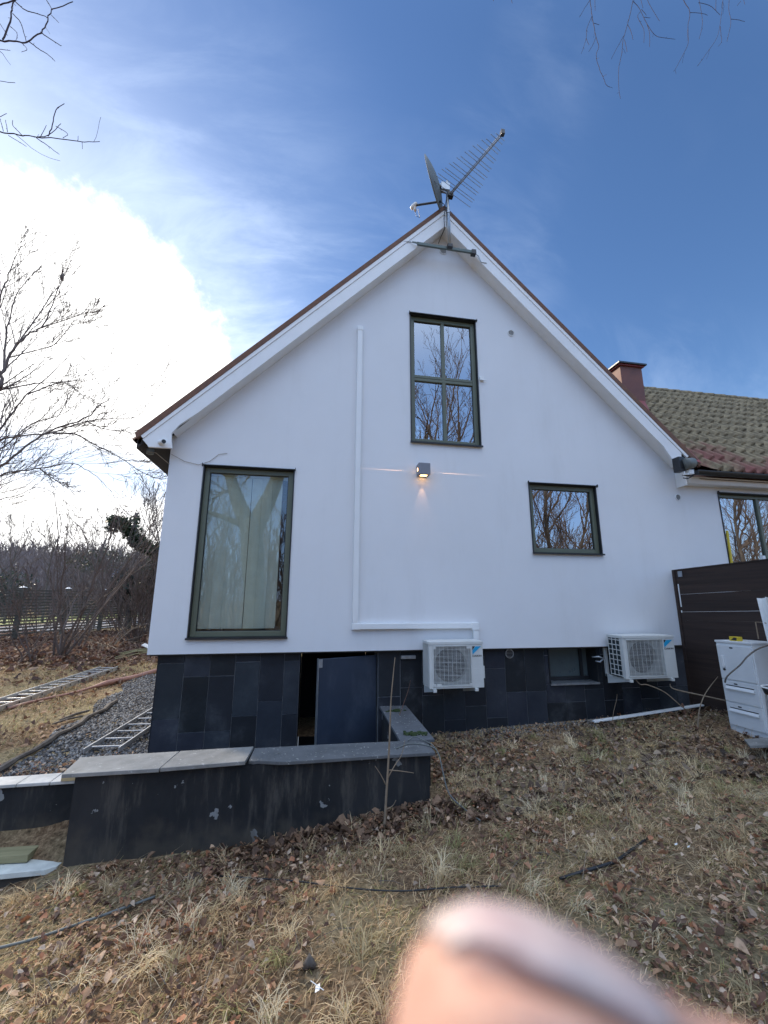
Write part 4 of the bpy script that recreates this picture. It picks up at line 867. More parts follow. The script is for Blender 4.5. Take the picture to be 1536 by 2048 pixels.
# white gutter length leaning
m = MB(); a = aty(1556, 1330, -1.50); b = aty(1522, 1195, -1.40)
prof = [(-.06, 0), (-.045, -.05), (.045, -.05), (.06, 0), (.052, 0), (.04, -.042), (-.04, -.042), (-.052, 0)]
d = (b-a).normalized(); u = Vector((0, 1, 0)); u = (u-d*u.dot(d)).normalized(); w = d.cross(u)
vs = [q+u*p[0]*.8+w*p[1] for q in (a, b) for p in prof]; m.add(vs, [(i, (i+1) % 8, (i+1) % 8+8, i+8) for i in range(8)]+[tuple(range(8)), tuple(range(15, 7, -1))])
tag(m.build('gutter_length', plastic_w), 'white plastic gutter length leaning on the dark fence behind the cabinet', 'gutter')
# things by the right edge
t = empty('bowl', (4.72, -1.75, .8), 'white rimmed dark bowl with brown scraps near the right edge', 'bowl')
Bc = aty(1556, 1376, -1.75); m = MB(); n = 24
m.tube([Bc+Vector((0, 0, -.10)), Bc+Vector((0, 0, -.06)), Bc+Vector((0, 0, 0))], [.05, .11, .125], 24); m.build('basin', dark_m, t, smooth=True)
m = MB(); ring = [Bc+Vector((.125*math.cos(2*math.pi*k/n), .125*math.sin(2*math.pi*k/n), 0)) for k in range(n+1)]; m.tube(ring, .008, 6, cap=False); m.build('rim', plastic_w, t, smooth=True)
m = MB(); m.tube([Bc+Vector((-.02, -.02, .0)), Bc+Vector((.01, -.01, .05)), Bc+Vector((.05, .02, .02))], [.03, .035, .02], 8); m.build('scrap', rust_m, t, smooth=True)
m = MB()
for q in (0, 2.1, 4.2): m.cyl(Bc+Vector((.10*math.cos(q+.4), .10*math.sin(q+.4), -.05)), (Bc.x+.12*math.cos(q+.4), Bc.y+.12*math.sin(q+.4), G(Bc.x, Bc.y)-.02), .009, 8)
m.build('leg', steel_m, t)
m = MB(); m.slab([atz(1488, 1478, .30), atz(1500, 1492, .30), atz(1600, 1488, .32), atz(1600, 1472, .32)], .02); tag(m.build('flat_stone', cap_m), 'grey flat stone slab lying in the grass at the right edge', 'stone')
m = MB(); d0 = Vector((3.63, -.13, G(3.63, -.13)+.03)); d1 = Vector((5.17, -.24, G(5.17, -.24)+.08)); sd_ = Vector((0, -.06, 0)); m.add([d0, d1, d1+sd_, d0+sd_]+[p+Vector((0, 0, .018)) for p in (d0, d1, d1+sd_, d0+sd_)], [(0, 1, 2, 3), (4, 7, 6, 5), (0, 4, 5, 1), (1, 5, 6, 2), (2, 6, 7, 3), (3, 7, 4, 0)])
for v in range(len(m.v)): m.v[v] = (m.v[v][0], m.v[v][1], m.v[v][2]+.01)
tag(m.build('white_board', plastic_w, bevel=.002), 'long white board lying on the ground below the right heat pump', 'board')
m = MB(); q0 = aty(1366, 1418, -.25); m.tube([q0+Vector((0, 0, .07)), q0+Vector((0, 0, .03)), q0, q0+Vector((.02, 0, -.06)), q0+Vector((.03, -.01, -.12))], [.008, .018, .03, .018, .012], 8); tag(m.build('old_tap', rust_m, smooth=True), 'small brown tap fitting above the white board', 'tap')
m = MB(); p4 = WIN[3][0]; m.box(p4+.005, p4+.035, -.03, -.010, 2.05, 2.75, Matrix.Translation((p4, 0, 2.05)) @ Matrix.Rotation(R(1.5), 4, 'Y') @ Matrix.Translation((-p4, 0, -2.05))); tag(m.build('spirit_level', yellow_m, bevel=.003), 'yellow strip standing at the left edge of the wing window', 'spirit level')
m = MB(); q = aty(1526, 1117, -.95); m.box(q.x-.02, q.x+.02, q.y-.02, q.y+.02, q.z-.03, q.z+.035); tag(m.build('white_clip', plastic_w, bevel=.003), 'small white clip on the fence top at the right edge', 'clip')

# ladders, pipe, edging -------------------------------------------------
def ladder(a, b, width, side, rung, lab, h=.07, first=.12, double=False):
    a, b, side = Vector(a), Vector(b), Vector(side); d = (b-a); L = d.length; d.normalize(); side = (side-d*side.dot(d)).normalized(); up = Vector((0, 0, 1))
    e = empty('ladder', (a+b)/2, lab, 'ladder', 'aluminium ladders lying on the ground')
    M = Matrix(((d.x, side.x, up.x, a.x), (d.y, side.y, up.y, a.y), (d.z, side.z, up.z, a.z), (0, 0, 0, 1)))
    for s in (0, width):
        m = MB(); m.box(0, L, s-.008, s+.008, 0, h, M); o = m.build('rail', alu_m, e, bevel=.003)
    k = first
    m = 0
    while k < L:
        mm = MB(); mm.box(k-.010, k+.010, .0127, width-.0127, h*.45, h*.70, M); mm.build('rung', alu_m, e, bevel=.003); k += rung
    if double:
        mm = MB(); k = first
        while k < L:
            mm.box(k-.012, k+.012, -.0145, -.0126, h*.4, h*.7, M); mm.box(k-.012, k+.012, width+.0126, width+.0145, h*.4, h*.7, M); k += rung
        mm.build('rivet', dark_m, e)
p0 = atz(168, 1497, .08); p1 = atz(305, 1415, .08); w0 = atz(228, 1497, .08)
dd = (p1-p0).normalized()
ladder(p0-Vector((0, 0, .05)), p0+dd*2.7-Vector((0, 0, .05)), .36, Vector((dd.y, -dd.x, 0)), .28, 'short aluminium ladder lying on the gravel close to the house corner', h=.05)
p0 = atz(-60, 1432, .10); p1 = atz(236, 1332, .10); dd = (p1-p0).normalized()
ladder(p0-Vector((0, 0, .09)), p1-Vector((0, 0, .09)), .38, Vector((-dd.y, dd.x, 0)), .28, 'long double aluminium ladder lying in the grass at the far left', h=.09, double=True)
m = MB(); p0 = atz(16, 1417, .03); p1 = atz(324, 1340, .05); n = 14; dd = (p1-p0)
pp = [p0+dd*(k/n*1.25)+Vector((0, 0, .012*math.sin(k*1.3))) for k in range(n+1)]; m.tube(pp, [.022 if k < 6 else .055 for k in range(n+1)], 12); tag(m.build('drain_pipe', pipe_m, smooth=True), 'dull pink plastic pipe lying in the grass left of the house', 'pipe')
m = MB(); p0 = atz(-30, 1556, .04); p1 = atz(195, 1425, .04); pp = [p0+(p1-p0)*(k/12*1.3)+Vector((.02*math.sin(k*2.1), 0, .01*math.sin(k*1.7))) for k in range(13)]; m.tube(pp, [.03+.008*math.sin(k*1.9) for k in range(13)], 7); tag(m.build('edging_log', bark_m), 'weathered log edging between the gravel strip and the lawn', 'log')
for k, (q0, q1, r_) in enumerate((((120, 1440, .03), (178, 1421, .03), .02), ((105, 1448, .02), (165, 1432, .02), .015))):
    m = MB(); m.tube([atz(*q0), (atz(*q0)+atz(*q1))/2+Vector((0, .02, .01)), atz(*q1)], [r_*.7, r_, r_*.8], 6); tag(m.build('short_branch', bark_m), ['upper broken branch on the lawn beside the log edging', 'lower broken branch on the lawn beside the log edging'][k], 'branch')
m = MB(); m.slab([atz(196, 1305, .06), atz(206, 1309, .06), atz(222, 1303, .06), atz(214, 1299, .06)], .03); tag(m.build('white_rag', plastic_w), 'white scrap lying in the leaves below the bushes', 'litter')
m = MB(); m.slab([atz(180, 1271, .1), atz(188, 1275, .1), atz(193, 1270, .1)], .04); tag(m.build('white_scrap', plastic_w), 'small white scrap further back under the tall bush', 'litter')
m = MB(); m.slab([atz(283, 1290, .2), atz(296, 1296, .2), atz(300, 1291, .2), atz(290, 1286, .2)], .02); tag(m.build('white_sheet', plastic_w), 'white sheet corner beside the house at the pile of poles', 'litter')
# pile of poles by the corner
PR = random.Random(11)
for k in range(9):
    a = atz(225+PR.uniform(0, 30), 1318-PR.uniform(0, 14), .06+.03*k/3); b = atz(296+PR.uniform(0, 20), 1304-PR.uniform(0, 12), .1+.03*k/3)
    m = MB(); m.tube([a, (a+b)/2+Vector((0, 0, .03)), b], [.012, .014, .012], 5); tag(m.build('pole', wood_l), 'thin weathered pole in the pile beside the left house corner', 'pole', 'poles piled by the left house corner')

# garden hoses and sticks in the foreground
def on_ground(pts, off=.02): return [Vector((p[0], p[1], G(p[0], p[1])+off)) for p in pts]
def gp(px, py, off=.02):
    z = 0
    for _ in range(6): p = atz(px, py, z+off); z = G(p.x, p.y)
    return Vector((p.x, p.y, z+off))
m = MB(); m.tube(smoothpath([gp(-30, 1902), gp(60, 1880), gp(150, 1850), gp(250, 1815, .03), gp(310, 1793, .02)], 6), .008, 7); tag(m.build('garden_hose', dish_m, smooth=True), 'grey hose in the grass at the lower left', 'hose')
m = MB(); m.tube(smoothpath([gp(440, 1752), gp(520, 1757), gp(600, 1763), gp(700, 1776), (gp(800, 1782)), gp(900, 1775), gp(1000, 1772)], 6), .0045, 7); tag(m.build('dark_cable', hose_m, smooth=True), 'thin dark cable crossing the grass in the middle foreground', 'cable')
m = MB(); m.tube([gp(1120, 1757), gp(1170, 1742, .025), gp(1230, 1724, .025), gp(1300, 1672, .02)], [.008, .011, .010, .006], 7); tag(m.build('black_stick', hose_m, smooth=True), 'short black stick lying in the leaves right of centre', 'stick')
# saplings and bare stems
def stem(px, lab, name='sapling', r=.006, mat=stem_m, grp=None, br=()):
    m = MB(); pts = smoothpath(px, 4); n = len(pts); m.tube(pts, [max(.0015, r*(1-.75*i/n)) for i in range(n)], 6)
    for b in br: pb = smoothpath(b, 3); m.tube(pb, [max(.0012, r*.45*(1-.7*i/len(pb))) for i in range(len(pb))], 5)
    return tag(m.build(name, mat, smooth=True), lab, 'sapling' if name == 'sapling' else 'stem', grp)
Yp = -1.72
b0 = gp(768, 1668, -.02); Yp = b0.y
P_ = lambda x, y, o=0: aty(x, y, Yp+o)
stem([b0, P_(772, 1600), P_(777, 1520), P_(780, 1450), P_(782, 1400), P_(787, 1345), P_(790, 1315)], 'slim bare sapling in front of the retaining wall', r=.011,
     br=[[P_(776, 1555), P_(790, 1530, .02), P_(803, 1510, .03), P_(810, 1480, .03)], [P_(772, 1570), P_(762, 1550, -.02), P_(750, 1532, -.03)], [P_(778, 1540), P_(800, 1542, -.02), P_(828, 1546, -.03)], [P_(770, 1620), P_(785, 1612, .02), P_(792, 1600)]])
Q_ = lambda x, y, o=0: aty(x, y, -.35+o)
stem([Q_(795, 1440), Q_(810, 1400), Q_(818, 1375), Q_(821, 1360)], 'short reddish shoot on the side wall near the left heat pump', r=.004, mat=rust_m)
stem([aty(1224, 1452, -.3), aty(1227, 1425, -.3), aty(1233, 1400, -.3), aty(1234, 1388, -.3)], 'thin pale shoot at the left end of the white board', r=.004)
stem([aty(1394, 1505, -.75), aty(1396, 1448, -.7), aty(1400, 1415, -.7), aty(1412, 1385, -.7), aty(1436, 1353, -.7)], 'crooked cut stem left of the white cabinet', r=.011)
m = MB(); m.tube(smoothpath([aty(1272, 1360, -.3), aty(1281, 1369, -.32), aty(1296, 1370, -.35), aty(1330, 1385, -.4), aty(1362, 1412, -.45), aty(1382, 1427, -.45)]), .007, 6); tag(m.build('drain_hose', stem_m, smooth=True), 'pale drain hose running down from the right heat pump to the white board', 'hose')
m = MB(); m.tube(smoothpath([aty(1340, 1368, -.3), aty(1348, 1378, -.35), aty(1400, 1390, -.6), aty(1455, 1402, -.8)]), .008, 6); tag(m.build('insulated_pipe', stem_m, smooth=True), 'thin pipe stretching from under the right heat pump to the cabinet', 'pipe')
m = MB(); m.tube(smoothpath([aty(1450, 1365, -1.42), aty(1455, 1352, -1.45), aty(1480, 1330, -1.5), aty(1496, 1312, -1.5), aty(1520, 1296, -1.5), aty(1560, 1285, -1.5)]), .008, 6); tag(m.build('dead_branch', bark_m, smooth=True), 'curved dead branch hanging across the front of the white cabinet', 'branch')
m = MB(); m.tube([aty(1517, 1278, -1.35), aty(1511, 1244, -1.35), aty(1530, 1246, -1.4), aty(1570, 1256, -1.4)], .006, 6); tag(m.build('bent_wire', stem_m), 'bent brown wire sticking up behind the cabinet', 'wire')

# ================================================================ TREES
def rvec(rg): return Vector((rg.gauss(0, 1), rg.gauss(0, 1), rg.gauss(0, 1)))
def branch(mb, rg, p, d, L, r, lvl, droop=0.0, wob=.16, kids=(5, 4, 3), spread=.75, ratio=.55, upw=.0, rmin=.0022, plane=None):
    """grow one limb as a tapered tube with side shoots"""
    n = max(3, int(5+lvl)) ; pts = [Vector(p)]; d = Vector(d).normalized(); dirs = []
    for i in range(n):
        d = (d + rvec(rg)*wob*.5 + Vector((0, 0, upw-droop*(i/n)))).normalized()
        dirs.append(d.copy()); pts.append(pts[-1]+d*L/n)
    rad = [max(rmin, r*(1-.72*i/n)) for i in range(n+1)]
    mb.tube(pts, rad, 6 if r > .05 else (5 if r > .02 else 3), cap=False)
    shoots(mb, rg, pts, rad, L, lvl, droop, wob, kids, spread, ratio, upw, rmin)
def shoots(mb, rg, pts, rad, L, lvl, droop, wob, kids, spread, ratio, upw, rmin, t0=.25):
    if lvl <= 0: return
    nk = kids[min(len(kids)-1, max(0, len(kids)-lvl))]
    n = len(pts)-1
    for k in range(nk):
        f = t0+(1-t0)*(k+rg.random())/nk; f = min(f, .98); i = min(int(f*n), n-1); q = pts[i].lerp(pts[i+1], f*n-i); dd = (pts[i+1]-pts[i]).normalized()
        s = rvec(rg); s = (s-dd*s.dot(dd)).normalized(); nd = (dd+s*spread*rg.uniform(.6, 1.25)).normalized()
        branch(mb, rg, q, nd, L*ratio*rg.uniform(.6, 1.15)*(1-.35*f), max(rmin, rad[i]*.55), lvl-1, droop, wob, kids, spread, ratio, upw, rmin)
def traced(mb, rg, path, r0, r1, lvl=2, kids=(7, 5, 3), Ls=None, **kw):
    q = [Vector(path[0])]
    for k in range(1, len(path)):
        a_, b_ = Vector(path[k-1]), Vector(path[k]); ln = (b_-a_).length; nx = (Vector(path[k+1])-b_).length if k+1 < len(path) else ln
        c_ = min(8, int(ln/max(nx, .05)))
        for j in range(1, c_): q.append(a_.lerp(b_, j/c_))
        q.append(b_)
    pts = smoothpath(q, 4); n = len(pts)
    # natural irregularity
    pts = [p+rvec(rg)*r0*.25 for p in pts]
    rad = [r0+(r1-r0)*i/(n-1) for i in range(n)]
    mb.tube(pts, rad, 6, cap=False)
    L = sum((pts[i+1]-pts[i]).length for i in range(n-1))
    a = dict(droop=0, wob=.16, spread=.75, ratio=.4, upw=.03, rmin=.0035, t0=.12); a.update(kw)
    shoots(mb, rg, pts, rad, Ls or L, lvl, a['droop'], a['wob'], kids, a['spread'], a['ratio'], a['upw'], a['rmin'], a['t0'])
def tree(name, loc, lab, cat='tree', group=None):
    return empty(name, loc, lab, cat, group)

# big bare tree at the left: trunk just outside the frame, limbs fanning in
YT = 5.0
rg = random.Random(3)
t = tree('bare_tree', (-9.6, 5, 0), 'large bare tree at the left edge with limbs fanning up to the right')
bx = -9.6
m = MB(); trunk = smoothpath([(bx, YT, -.1), (bx+.1, YT, 1.5), (bx+.25, YT-.1, 3.0), (bx+.3, YT, 4.6), (bx+.2, YT+.1, 6.5), (bx+.4, YT, 9)], 4)
m.tube(trunk, [.24*(1-.5*i/len(trunk)) for i in range(len(trunk))], 12); m.build('trunk', bark_m, t, smooth=True)
T_ = lambda x, y, o=0: aty(x, y, YT+o)
m = MB()
limbs = [
 ([(bx+.3, YT, 4.4), T_(0, 776), T_(8, 742), T_(26, 700), T_(61, 665), T_(84, 655), T_(105, 610), T_(123, 557)], .10, .010),
 ([T_(26, 700), T_(70, 640, .3), T_(110, 580, .5), T_(130, 560, .6)], .03, .006),
 ([T_(84, 655), T_(130, 640, -.2), T_(170, 627, -.3), T_(193, 618, -.3)], .022, .005),
 ([T_(20, 715), T_(65, 702, .4), T_(110, 688, .5), T_(145, 650, .6), T_(182, 645, .6)], .028, .005),
 ([T_(8, 742), T_(10, 690, .2), T_(18, 640, .3), T_(38, 580, .3), T_(80, 535, .3)], .04, .006),
 ([T_(0, 776), T_(-8, 700, .2), T_(0, 600, .3), T_(28, 520, .3), T_(46, 485, .3)], .05, .006),
 ([(bx+.25, YT, 3.2), T_(0, 858), T_(28, 822), T_(55, 789), T_(105, 745), T_(153, 694)], .075, .007),
 ([T_(55, 789), T_(90, 775, .2), T_(130, 765, .3), T_(165, 790, .4), T_(190, 800, .4)], .03, .005),
 ([(bx+.2, YT, 2.2), T_(0, 934), T_(50, 893), T_(98, 863), T_(169, 837), T_(203, 810), T_(222, 795)], .075, .008),
 ([(bx+.2, YT, 2.6), T_(0, 879), T_(50, 871), T_(105, 866), T_(171, 842), T_(237, 837), T_(298, 832)], .060, .006),
 ([T_(105, 866), T_(150, 868), T_(190, 890, .2), T_(240, 915, .2), T_(285, 945, .2), T_(325, 960, .3)], .035, .005),
 ([T_(171, 842), T_(210, 858), T_(260, 862, .2), T_(300, 852, .2)], .025, .005),
 ([(bx+.1, YT, 1.6), T_(0, 950), T_(40, 942), T_(79, 937), T_(140, 927), T_(170, 937), T_(200, 960), T_(225, 985)], .055, .006),
 ([T_(79, 937), T_(110, 960, .3), T_(150, 985, .4)], .025, .005),
 ([(bx+.15, YT, 1.9), T_(0, 1000), T_(35, 990), T_(80, 975), T_(128, 1000), T_(150, 1030)], .04, .005),
 ([(bx+.2, YT, 3.0), T_(0, 900), T_(60, 850, .4), T_(130, 825, .6), T_(190, 770, .7)], .045, .005),
]
for p, a, b in limbs: traced(m, rg, [Vector(q) for q in p], a*.62, b*.8, lvl=3, kids=(17, 7, 3), ratio=.38, spread=.60, upw=.05, rmin=.0042, wob=.13)
m.build('crown', twig_m, t, fix=False)
m = MB(); q = T_(123.5, 556); m.tube([q+Vector((0, 0, -.05)), q, q+Vector((0, 0, .07)), q+Vector((.01, 0, .12))], [.02, .045, .04, .015], 8); tag(m.build('perched_bird', bark_m, smooth=True), 'tiny dark bird perched at a branch tip of the large bare tree', 'bird')

# a nearer tree whose twigs reach in at the top left; trunk left of the frame, beside the viewer
t = tree('bare_tree', (-6.6, -2.2, 0), 'bare tree outside the left edge, only its twigs showing at the top left')
YB = -1.6; B_ = lambda x, y, o=0: aty(x, y, YB+o)
rg = random.Random(8)
m = MB(); tp = smoothpath([(-6.6, -2.2, -.3), (-6.5, -2.2, 2), (-6.4, -2.1, 4.5), (-6.5, -2.0, 7), (-6.3, -2.0, 9.5)], 4); m.tube(tp, [.17*(1-.6*i/len(tp)) for i in range(len(tp))], 10); m.build('trunk', bark_m, t, smooth=True)
m = MB()
Z3 = lambda l: [B_(x/2.954, y/2.954) for x, y in l]
tw = [([(-6.4, -2.1, 5.2)], [(-60, 238), (0, 240), (100, 245), (160, 248), (240, 190), (280, 130), (310, 60), (430, 15)], .014, .004),
      ([], [(15, 235), (60, 130), (75, 20), (110, -20)], .008, .005), ([(-6.4, -2.1, 6)], [(-60, 30), (0, 25), (90, 0), (130, -30)], .010, .006),
      ([], [(90, 10), (150, 60), (250, 90), (285, 105)], .005, .003), ([], [(170, 245), (230, 290), (280, 320), (325, 360)], .0045, .0025),
      ([], [(240, 190), (290, 225), (360, 270)], .005, .003), ([], [(75, 80), (120, 130), (140, 190), (155, 245)], .0045, .003), ([], [(270, -10), (310, 60)], .004, .003),
      ([], [(305, 90), (348, 135)], .003, .002), ([(-6.4, -2.1, 4.6)], [(-60, 460), (0, 478), (88, 487)], .006, .0025), ([], [(0, 290), (60, 297)], .003, .002), ([], [(0, 140), (45, 210)], .003, .002),
      ([], [(60, 155), (100, 195), (95, 235)], .003, .002), ([], [(125, 250), (160, 290), (130, 305)], .003, .002),
      ([(-6.4, -2.1, 4.2)], [(-60, 770), (0, 780), (110, 797), (200, 808), (400, 825), (500, 838), (590, 835)], .012, .003),
      ([], [(285, 805), (310, 740), (330, 650), (380, 612)], .005, .003), ([], [(215, 815), (280, 860), (350, 912)], .004, .002), ([], [(200, 808), (285, 800), (360, 730)], .0045, .0025),
      ([], [(130, 800), (75, 740), (75, 710)], .004, .002), ([], [(330, 745), (400, 790), (370, 815)], .003, .002), ([], [(50, 800), (155, 865)], .003, .002), ([], [(20, 775), (0, 700)], .003, .002),
      ([], [(0, 690), (40, 670)], .003, .002), ([], [(460, 830), (462, 803)], .0025, .0015), ([], [(485, 838), (487, 880)], .0025, .0015), ([], [(45, 780), (32, 710)], .003, .002), ([], [(240, 805), (275, 740)], .003, .002)]
for st, l, a, b in tw: traced(m, rg, [Vector(q) for q in st]+Z3(l), a, b, lvl=1, kids=(3,), ratio=.10, rmin=.0018, wob=.3)
m.build('crown', birch_m, t, fix=False)
# birch hanging in at the top right
t = tree('birch_tree', (9.0, -4.5, 0), 'birch outside the right edge, its hanging twigs showing at the top right')
m = MB(); tp = smoothpath([(9.0, -4.5, .2), (8.8, -4.4, 3), (8.3, -4.0, 6), (7.2, -3.3, 8.6), (5.8, -2.6, 10.2)], 4); m.tube(tp, [.16*(1-.7*i/len(tp)) for i in range(len(tp))], 10); m.build('trunk', pm('birch_bark', (.55, .52, .47), .8, c2=(.06, .05, .045), scale=5, stretch=(.3, .3, 4)), t, smooth=True)
m = MB(); YC = -1.9; C_ = lambda x, y, o=0: aty(1130+x/3.783, y/3.783, YC+o)
tw = [[(150, -260), (190, -60), (190, 0), (205, 125), (235, 280), (255, 355), (235, 420), (265, 530), (310, 640), (340, 660)], [(205, 120), (165, 220), (160, 290), (125, 405)], [(235, 280), (210, 340), (180, 390)], [(190, 0), (150, 60), (110, 130)], [(160, 290), (180, 340)], [(220, 175), (260, 188)], [(225, -40), (228, 80)],
      [(480, -260), (515, -60), (515, 0), (475, 180), (440, 300), (430, 400), (410, 500), (405, 640), (420, 745)], [(445, 270), (400, 350), (350, 445)], [(475, 185), (500, 240), (515, 300)], [(450, 300), (470, 390)],
      [(515, 10), (560, 60), (620, 180), (680, 265), (740, 285), (825, 295)], [(620, 180), (640, 255), (640, 355)], [(570, 90), (550, 130), (595, 220), (597, 320)], [(600, -120), (625, 0), (660, 70), (715, 160)], [(600, 130), (645, 135)], [(580, 70), (615, 115)], [(560, -60), (590, 60)],
      [(840, -260), (890, -20), (945, 95), (930, 200), (930, 330), (880, 440), (825, 540)], [(945, 95), (1030, 100), (1080, 115)], [(1000, -100), (1015, 0), (1040, 170), (1015, 295)], [(1180, -240), (1195, 0), (1185, 100), (1155, 270), (1080, 390), (1010, 490)],
      [(1175, 200), (1185, 315), (1160, 350)], [(1245, -120), (1240, 80), (1255, 170), (1225, 315)], [(1255, 145), (1310, 150), (1360, 165)], [(1010, 20), (1090, 40), (1140, 80), (1175, 115)], [(1010, 490), (1000, 500)], [(1140, 80), (1145, -40)], [(1330, 10), (1300, 45)], [(1340, -60), (1360, 35)], [(-420, -60), (-400, 25)], [(-560, -30), (-540, 6)]]
limb = smoothpath([(7.2, -3.3, 8.6), (6.0, -2.9, 9.6), (4.2, -2.3, 10.2), (2.6, -1.95, 10.1)], 4); m.tube(limb, [.05*(1-.75*i/len(limb)) for i in range(len(limb))], 6)
for i, l in enumerate(tw):
    pts = [C_(*q, o=.0) for q in l]
    if l[0][1] < -150:
        near = min(limb, key=lambda q: abs(q.x-pts[0].x)); pts = [near, (near+pts[0])/2+Vector((0, 0, .1))]+pts
    k = .0055 if len(l) > 6 else .0032
    traced(m, rg, pts, k, .0022, lvl=1, kids=(5 if len(l) > 5 else 2,), ratio=.05, rmin=.0016, wob=.35, t0=.3)
m.build('crown', birch_m, t, fix=False)

# trees behind the viewer, mirrored in the windows
def bare(name, x, y, h, r, seed, lab, lean=(0, 0), lvl=4, mat=None, z=None, kids=(8, 6, 5, 4), upw=.07, group=None, rmin=.008, nl=9, spread=.8):
    rg = random.Random(seed); z = G(x, y) if z is None else z
    t = tree(name, (x, y, z), lab, group=group)
    n = 9; pts = []; 
    for i in range(n+1):
        f = i/n; pts.append(Vector((x+lean[0]*f*h+.04*h*math.sin(f*4+seed)*f, y+lean[1]*f*h+.03*h*math.sin(f*5+seed*2)*f, z-.1+h*.62*f)))
    rad = [r*(1.35 if i == 0 else 1)*(1-.6*i/n) for i in range(n+1)]
    m = MB(); m.tube(pts, rad, 10); m.build('trunk', mat or bark_m, t, smooth=True)
    m = MB()
    for k in range(nl):
        f = .35+.65*(k+rg.random()*.5)/nl; i = min(int(f*n), n-1); q = pts[i]; a = rg.uniform(0, 6.28)+k*2.4
        el = .35+.75*f; d = Vector((math.cos(a)*math.cos(el), math.sin(a)*math.cos(el), math.sin(el)))
        branch(m, rg, q, d, h*.42*rg.uniform(.8, 1.15)*(1.1-.35*f), rad[i]*.6, lvl-1, droop=.0, wob=.22, kids=kids, spread=spread, ratio=.5, upw=upw, rmin=rmin)
    m.build('crown', mat and twig_m or twig_m, t, fix=False)
    return t
grey_bark = pm('pale_bark', (.07, .075, .05), .9, c2=(.15, .155, .12), scale=5, bump=.6, bscale=14, bdist=.03)
G2 = 'bare trees standing behind the viewer, mirrored in the windows'
def mir(px, py, dist):           # point seen mirrored in the gable plane at px,py and dist metres behind it
    p = aty(px, py, dist); return p.x, -dist
x_, y_ = mir(508, 1150, 9.5)
t = tree('bare_tree', (x_, y_, 0), 'thick pale forked tree behind the viewer, mirrored in the tall left window', group=G2); z_ = G(x_, y_)
M_ = lambda px, py, o=0: (lambda p: Vector((p.x, -p.y, p.z)))(aty(px, py, 9.5+o))
m = MB(); m.tube(smoothpath([(x_, y_, z_-.2), M_(508, 1250), M_(505, 1130), M_(500, 1040)], 4), [.62, .50, .42, .38, .36, .35, .35, .36, .37, .38, .38, .38, .38], 14)
m.tube(smoothpath([M_(500, 1060), M_(478, 1010), M_(466, 975), M_(455, 945), M_(425, 932), M_(395, 915), M_(360, 880)], 3), [.30-.014*i for i in range(19)], 12)
m.tube(smoothpath([M_(505, 1060), M_(530, 1010, .5), M_(552, 960, .5), M_(575, 900, .8), M_(600, 820, 1), M_(610, 740, 1)], 3), [.36-.018*i for i in range(16)], 12)
m.tube(smoothpath([M_(492, 1055), M_(462, 1040), M_(440, 1032), M_(412, 1022), M_(380, 1010), M_(340, 1000)], 3), [.13-.006*i for i in range(16)], 10)
m.build('trunk', grey_bark, t, smooth=True)
m = MB(); rg = random.Random(21)
for pth, L in (([M_(466, 975), M_(440, 985), M_(425, 1000), M_(418, 1030)], 3), ([M_(455, 945), M_(450, 900), M_(470, 860), M_(480, 800)], 5), ([M_(412, 1022), M_(395, 985), M_(390, 960)], 3), ([M_(425, 932), M_(410, 960), M_(400, 1000)], 3),
                ([M_(360, 880), M_(330, 850), M_(310, 800)], 5), ([M_(575, 900, .8), M_(540, 850, .8), M_(500, 800, .8)], 5), ([M_(600, 820, 1), M_(640, 770, 1), (M_(680, 700, 1))], 5), ([M_(610, 740, 1), M_(620, 650, 1), M_(600, 560, 1)], 6), ([M_(500, 800, .8), M_(520, 900, 1.2), M_(490, 960, 1.4)], 4),
                ([M_(380, 1010), M_(370, 1040), M_(360, 1080)], 3)):
    traced(m, rg, pth, .07, .02, lvl=3, kids=(8, 5, 3), ratio=.5, rmin=.007, Ls=L*.6, spread=.8)
m.build('crown', twig_m, t, fix=False)
specs = [(868, 800, 10.5, 15, .26, 31, 'tall bare tree mirrored in the middle of the upper window', (.02, -.05)), (945, 800, 12, 16, .24, 52, 'tall bare tree mirrored at the right side of the upper window', (-.01, -.05)), (800, 800, 12.5, 16, .26, 53, 'tall leaning bare tree mirrored at the left side of the upper window', (.09, -.05)), (1110, 1040, 13, 11, .24, 33, 'bare tree mirrored in the square window', (-.02, 0)),
         (1150, 1050, 18, 13, .22, 36, 'slim bare tree mirrored at the right of the square window', (.04, 0)), (1075, 1050, 20, 12, .2, 39, 'far bare tree mirrored at the left of the square window', (0, 0)),
         (1478, 1050, 14, 12, .22, 41, 'bare tree with a reddish trunk mirrored in the wing window', (.02, 0)), (1500, 1050, 20, 13, .2, 43, 'farther bare tree mirrored in the wing window', (-.03, 0)),
         (790, 1050, 17, 13, .22, 47, 'bare tree mirrored at the left of the upper window', (.05, 0)), (960, 1050, 19, 14, .24, 48, 'spreading bare tree mirrored at the right of the upper window', (-.02, 0)), (420, 1100, 22, 12, .2, 51, 'bare tree mirrored low in the tall left window', (0, 0))]
for px, py, dist, h, r, sd_, lab, ln in specs:
    x, y = mir(px, py, dist); bare('bare_tree', x, y, h, r*.62, sd_, lab, ln, lvl=4, kids=(7, 5, 4), group=G2, rmin=.006, nl=11, spread=.65)
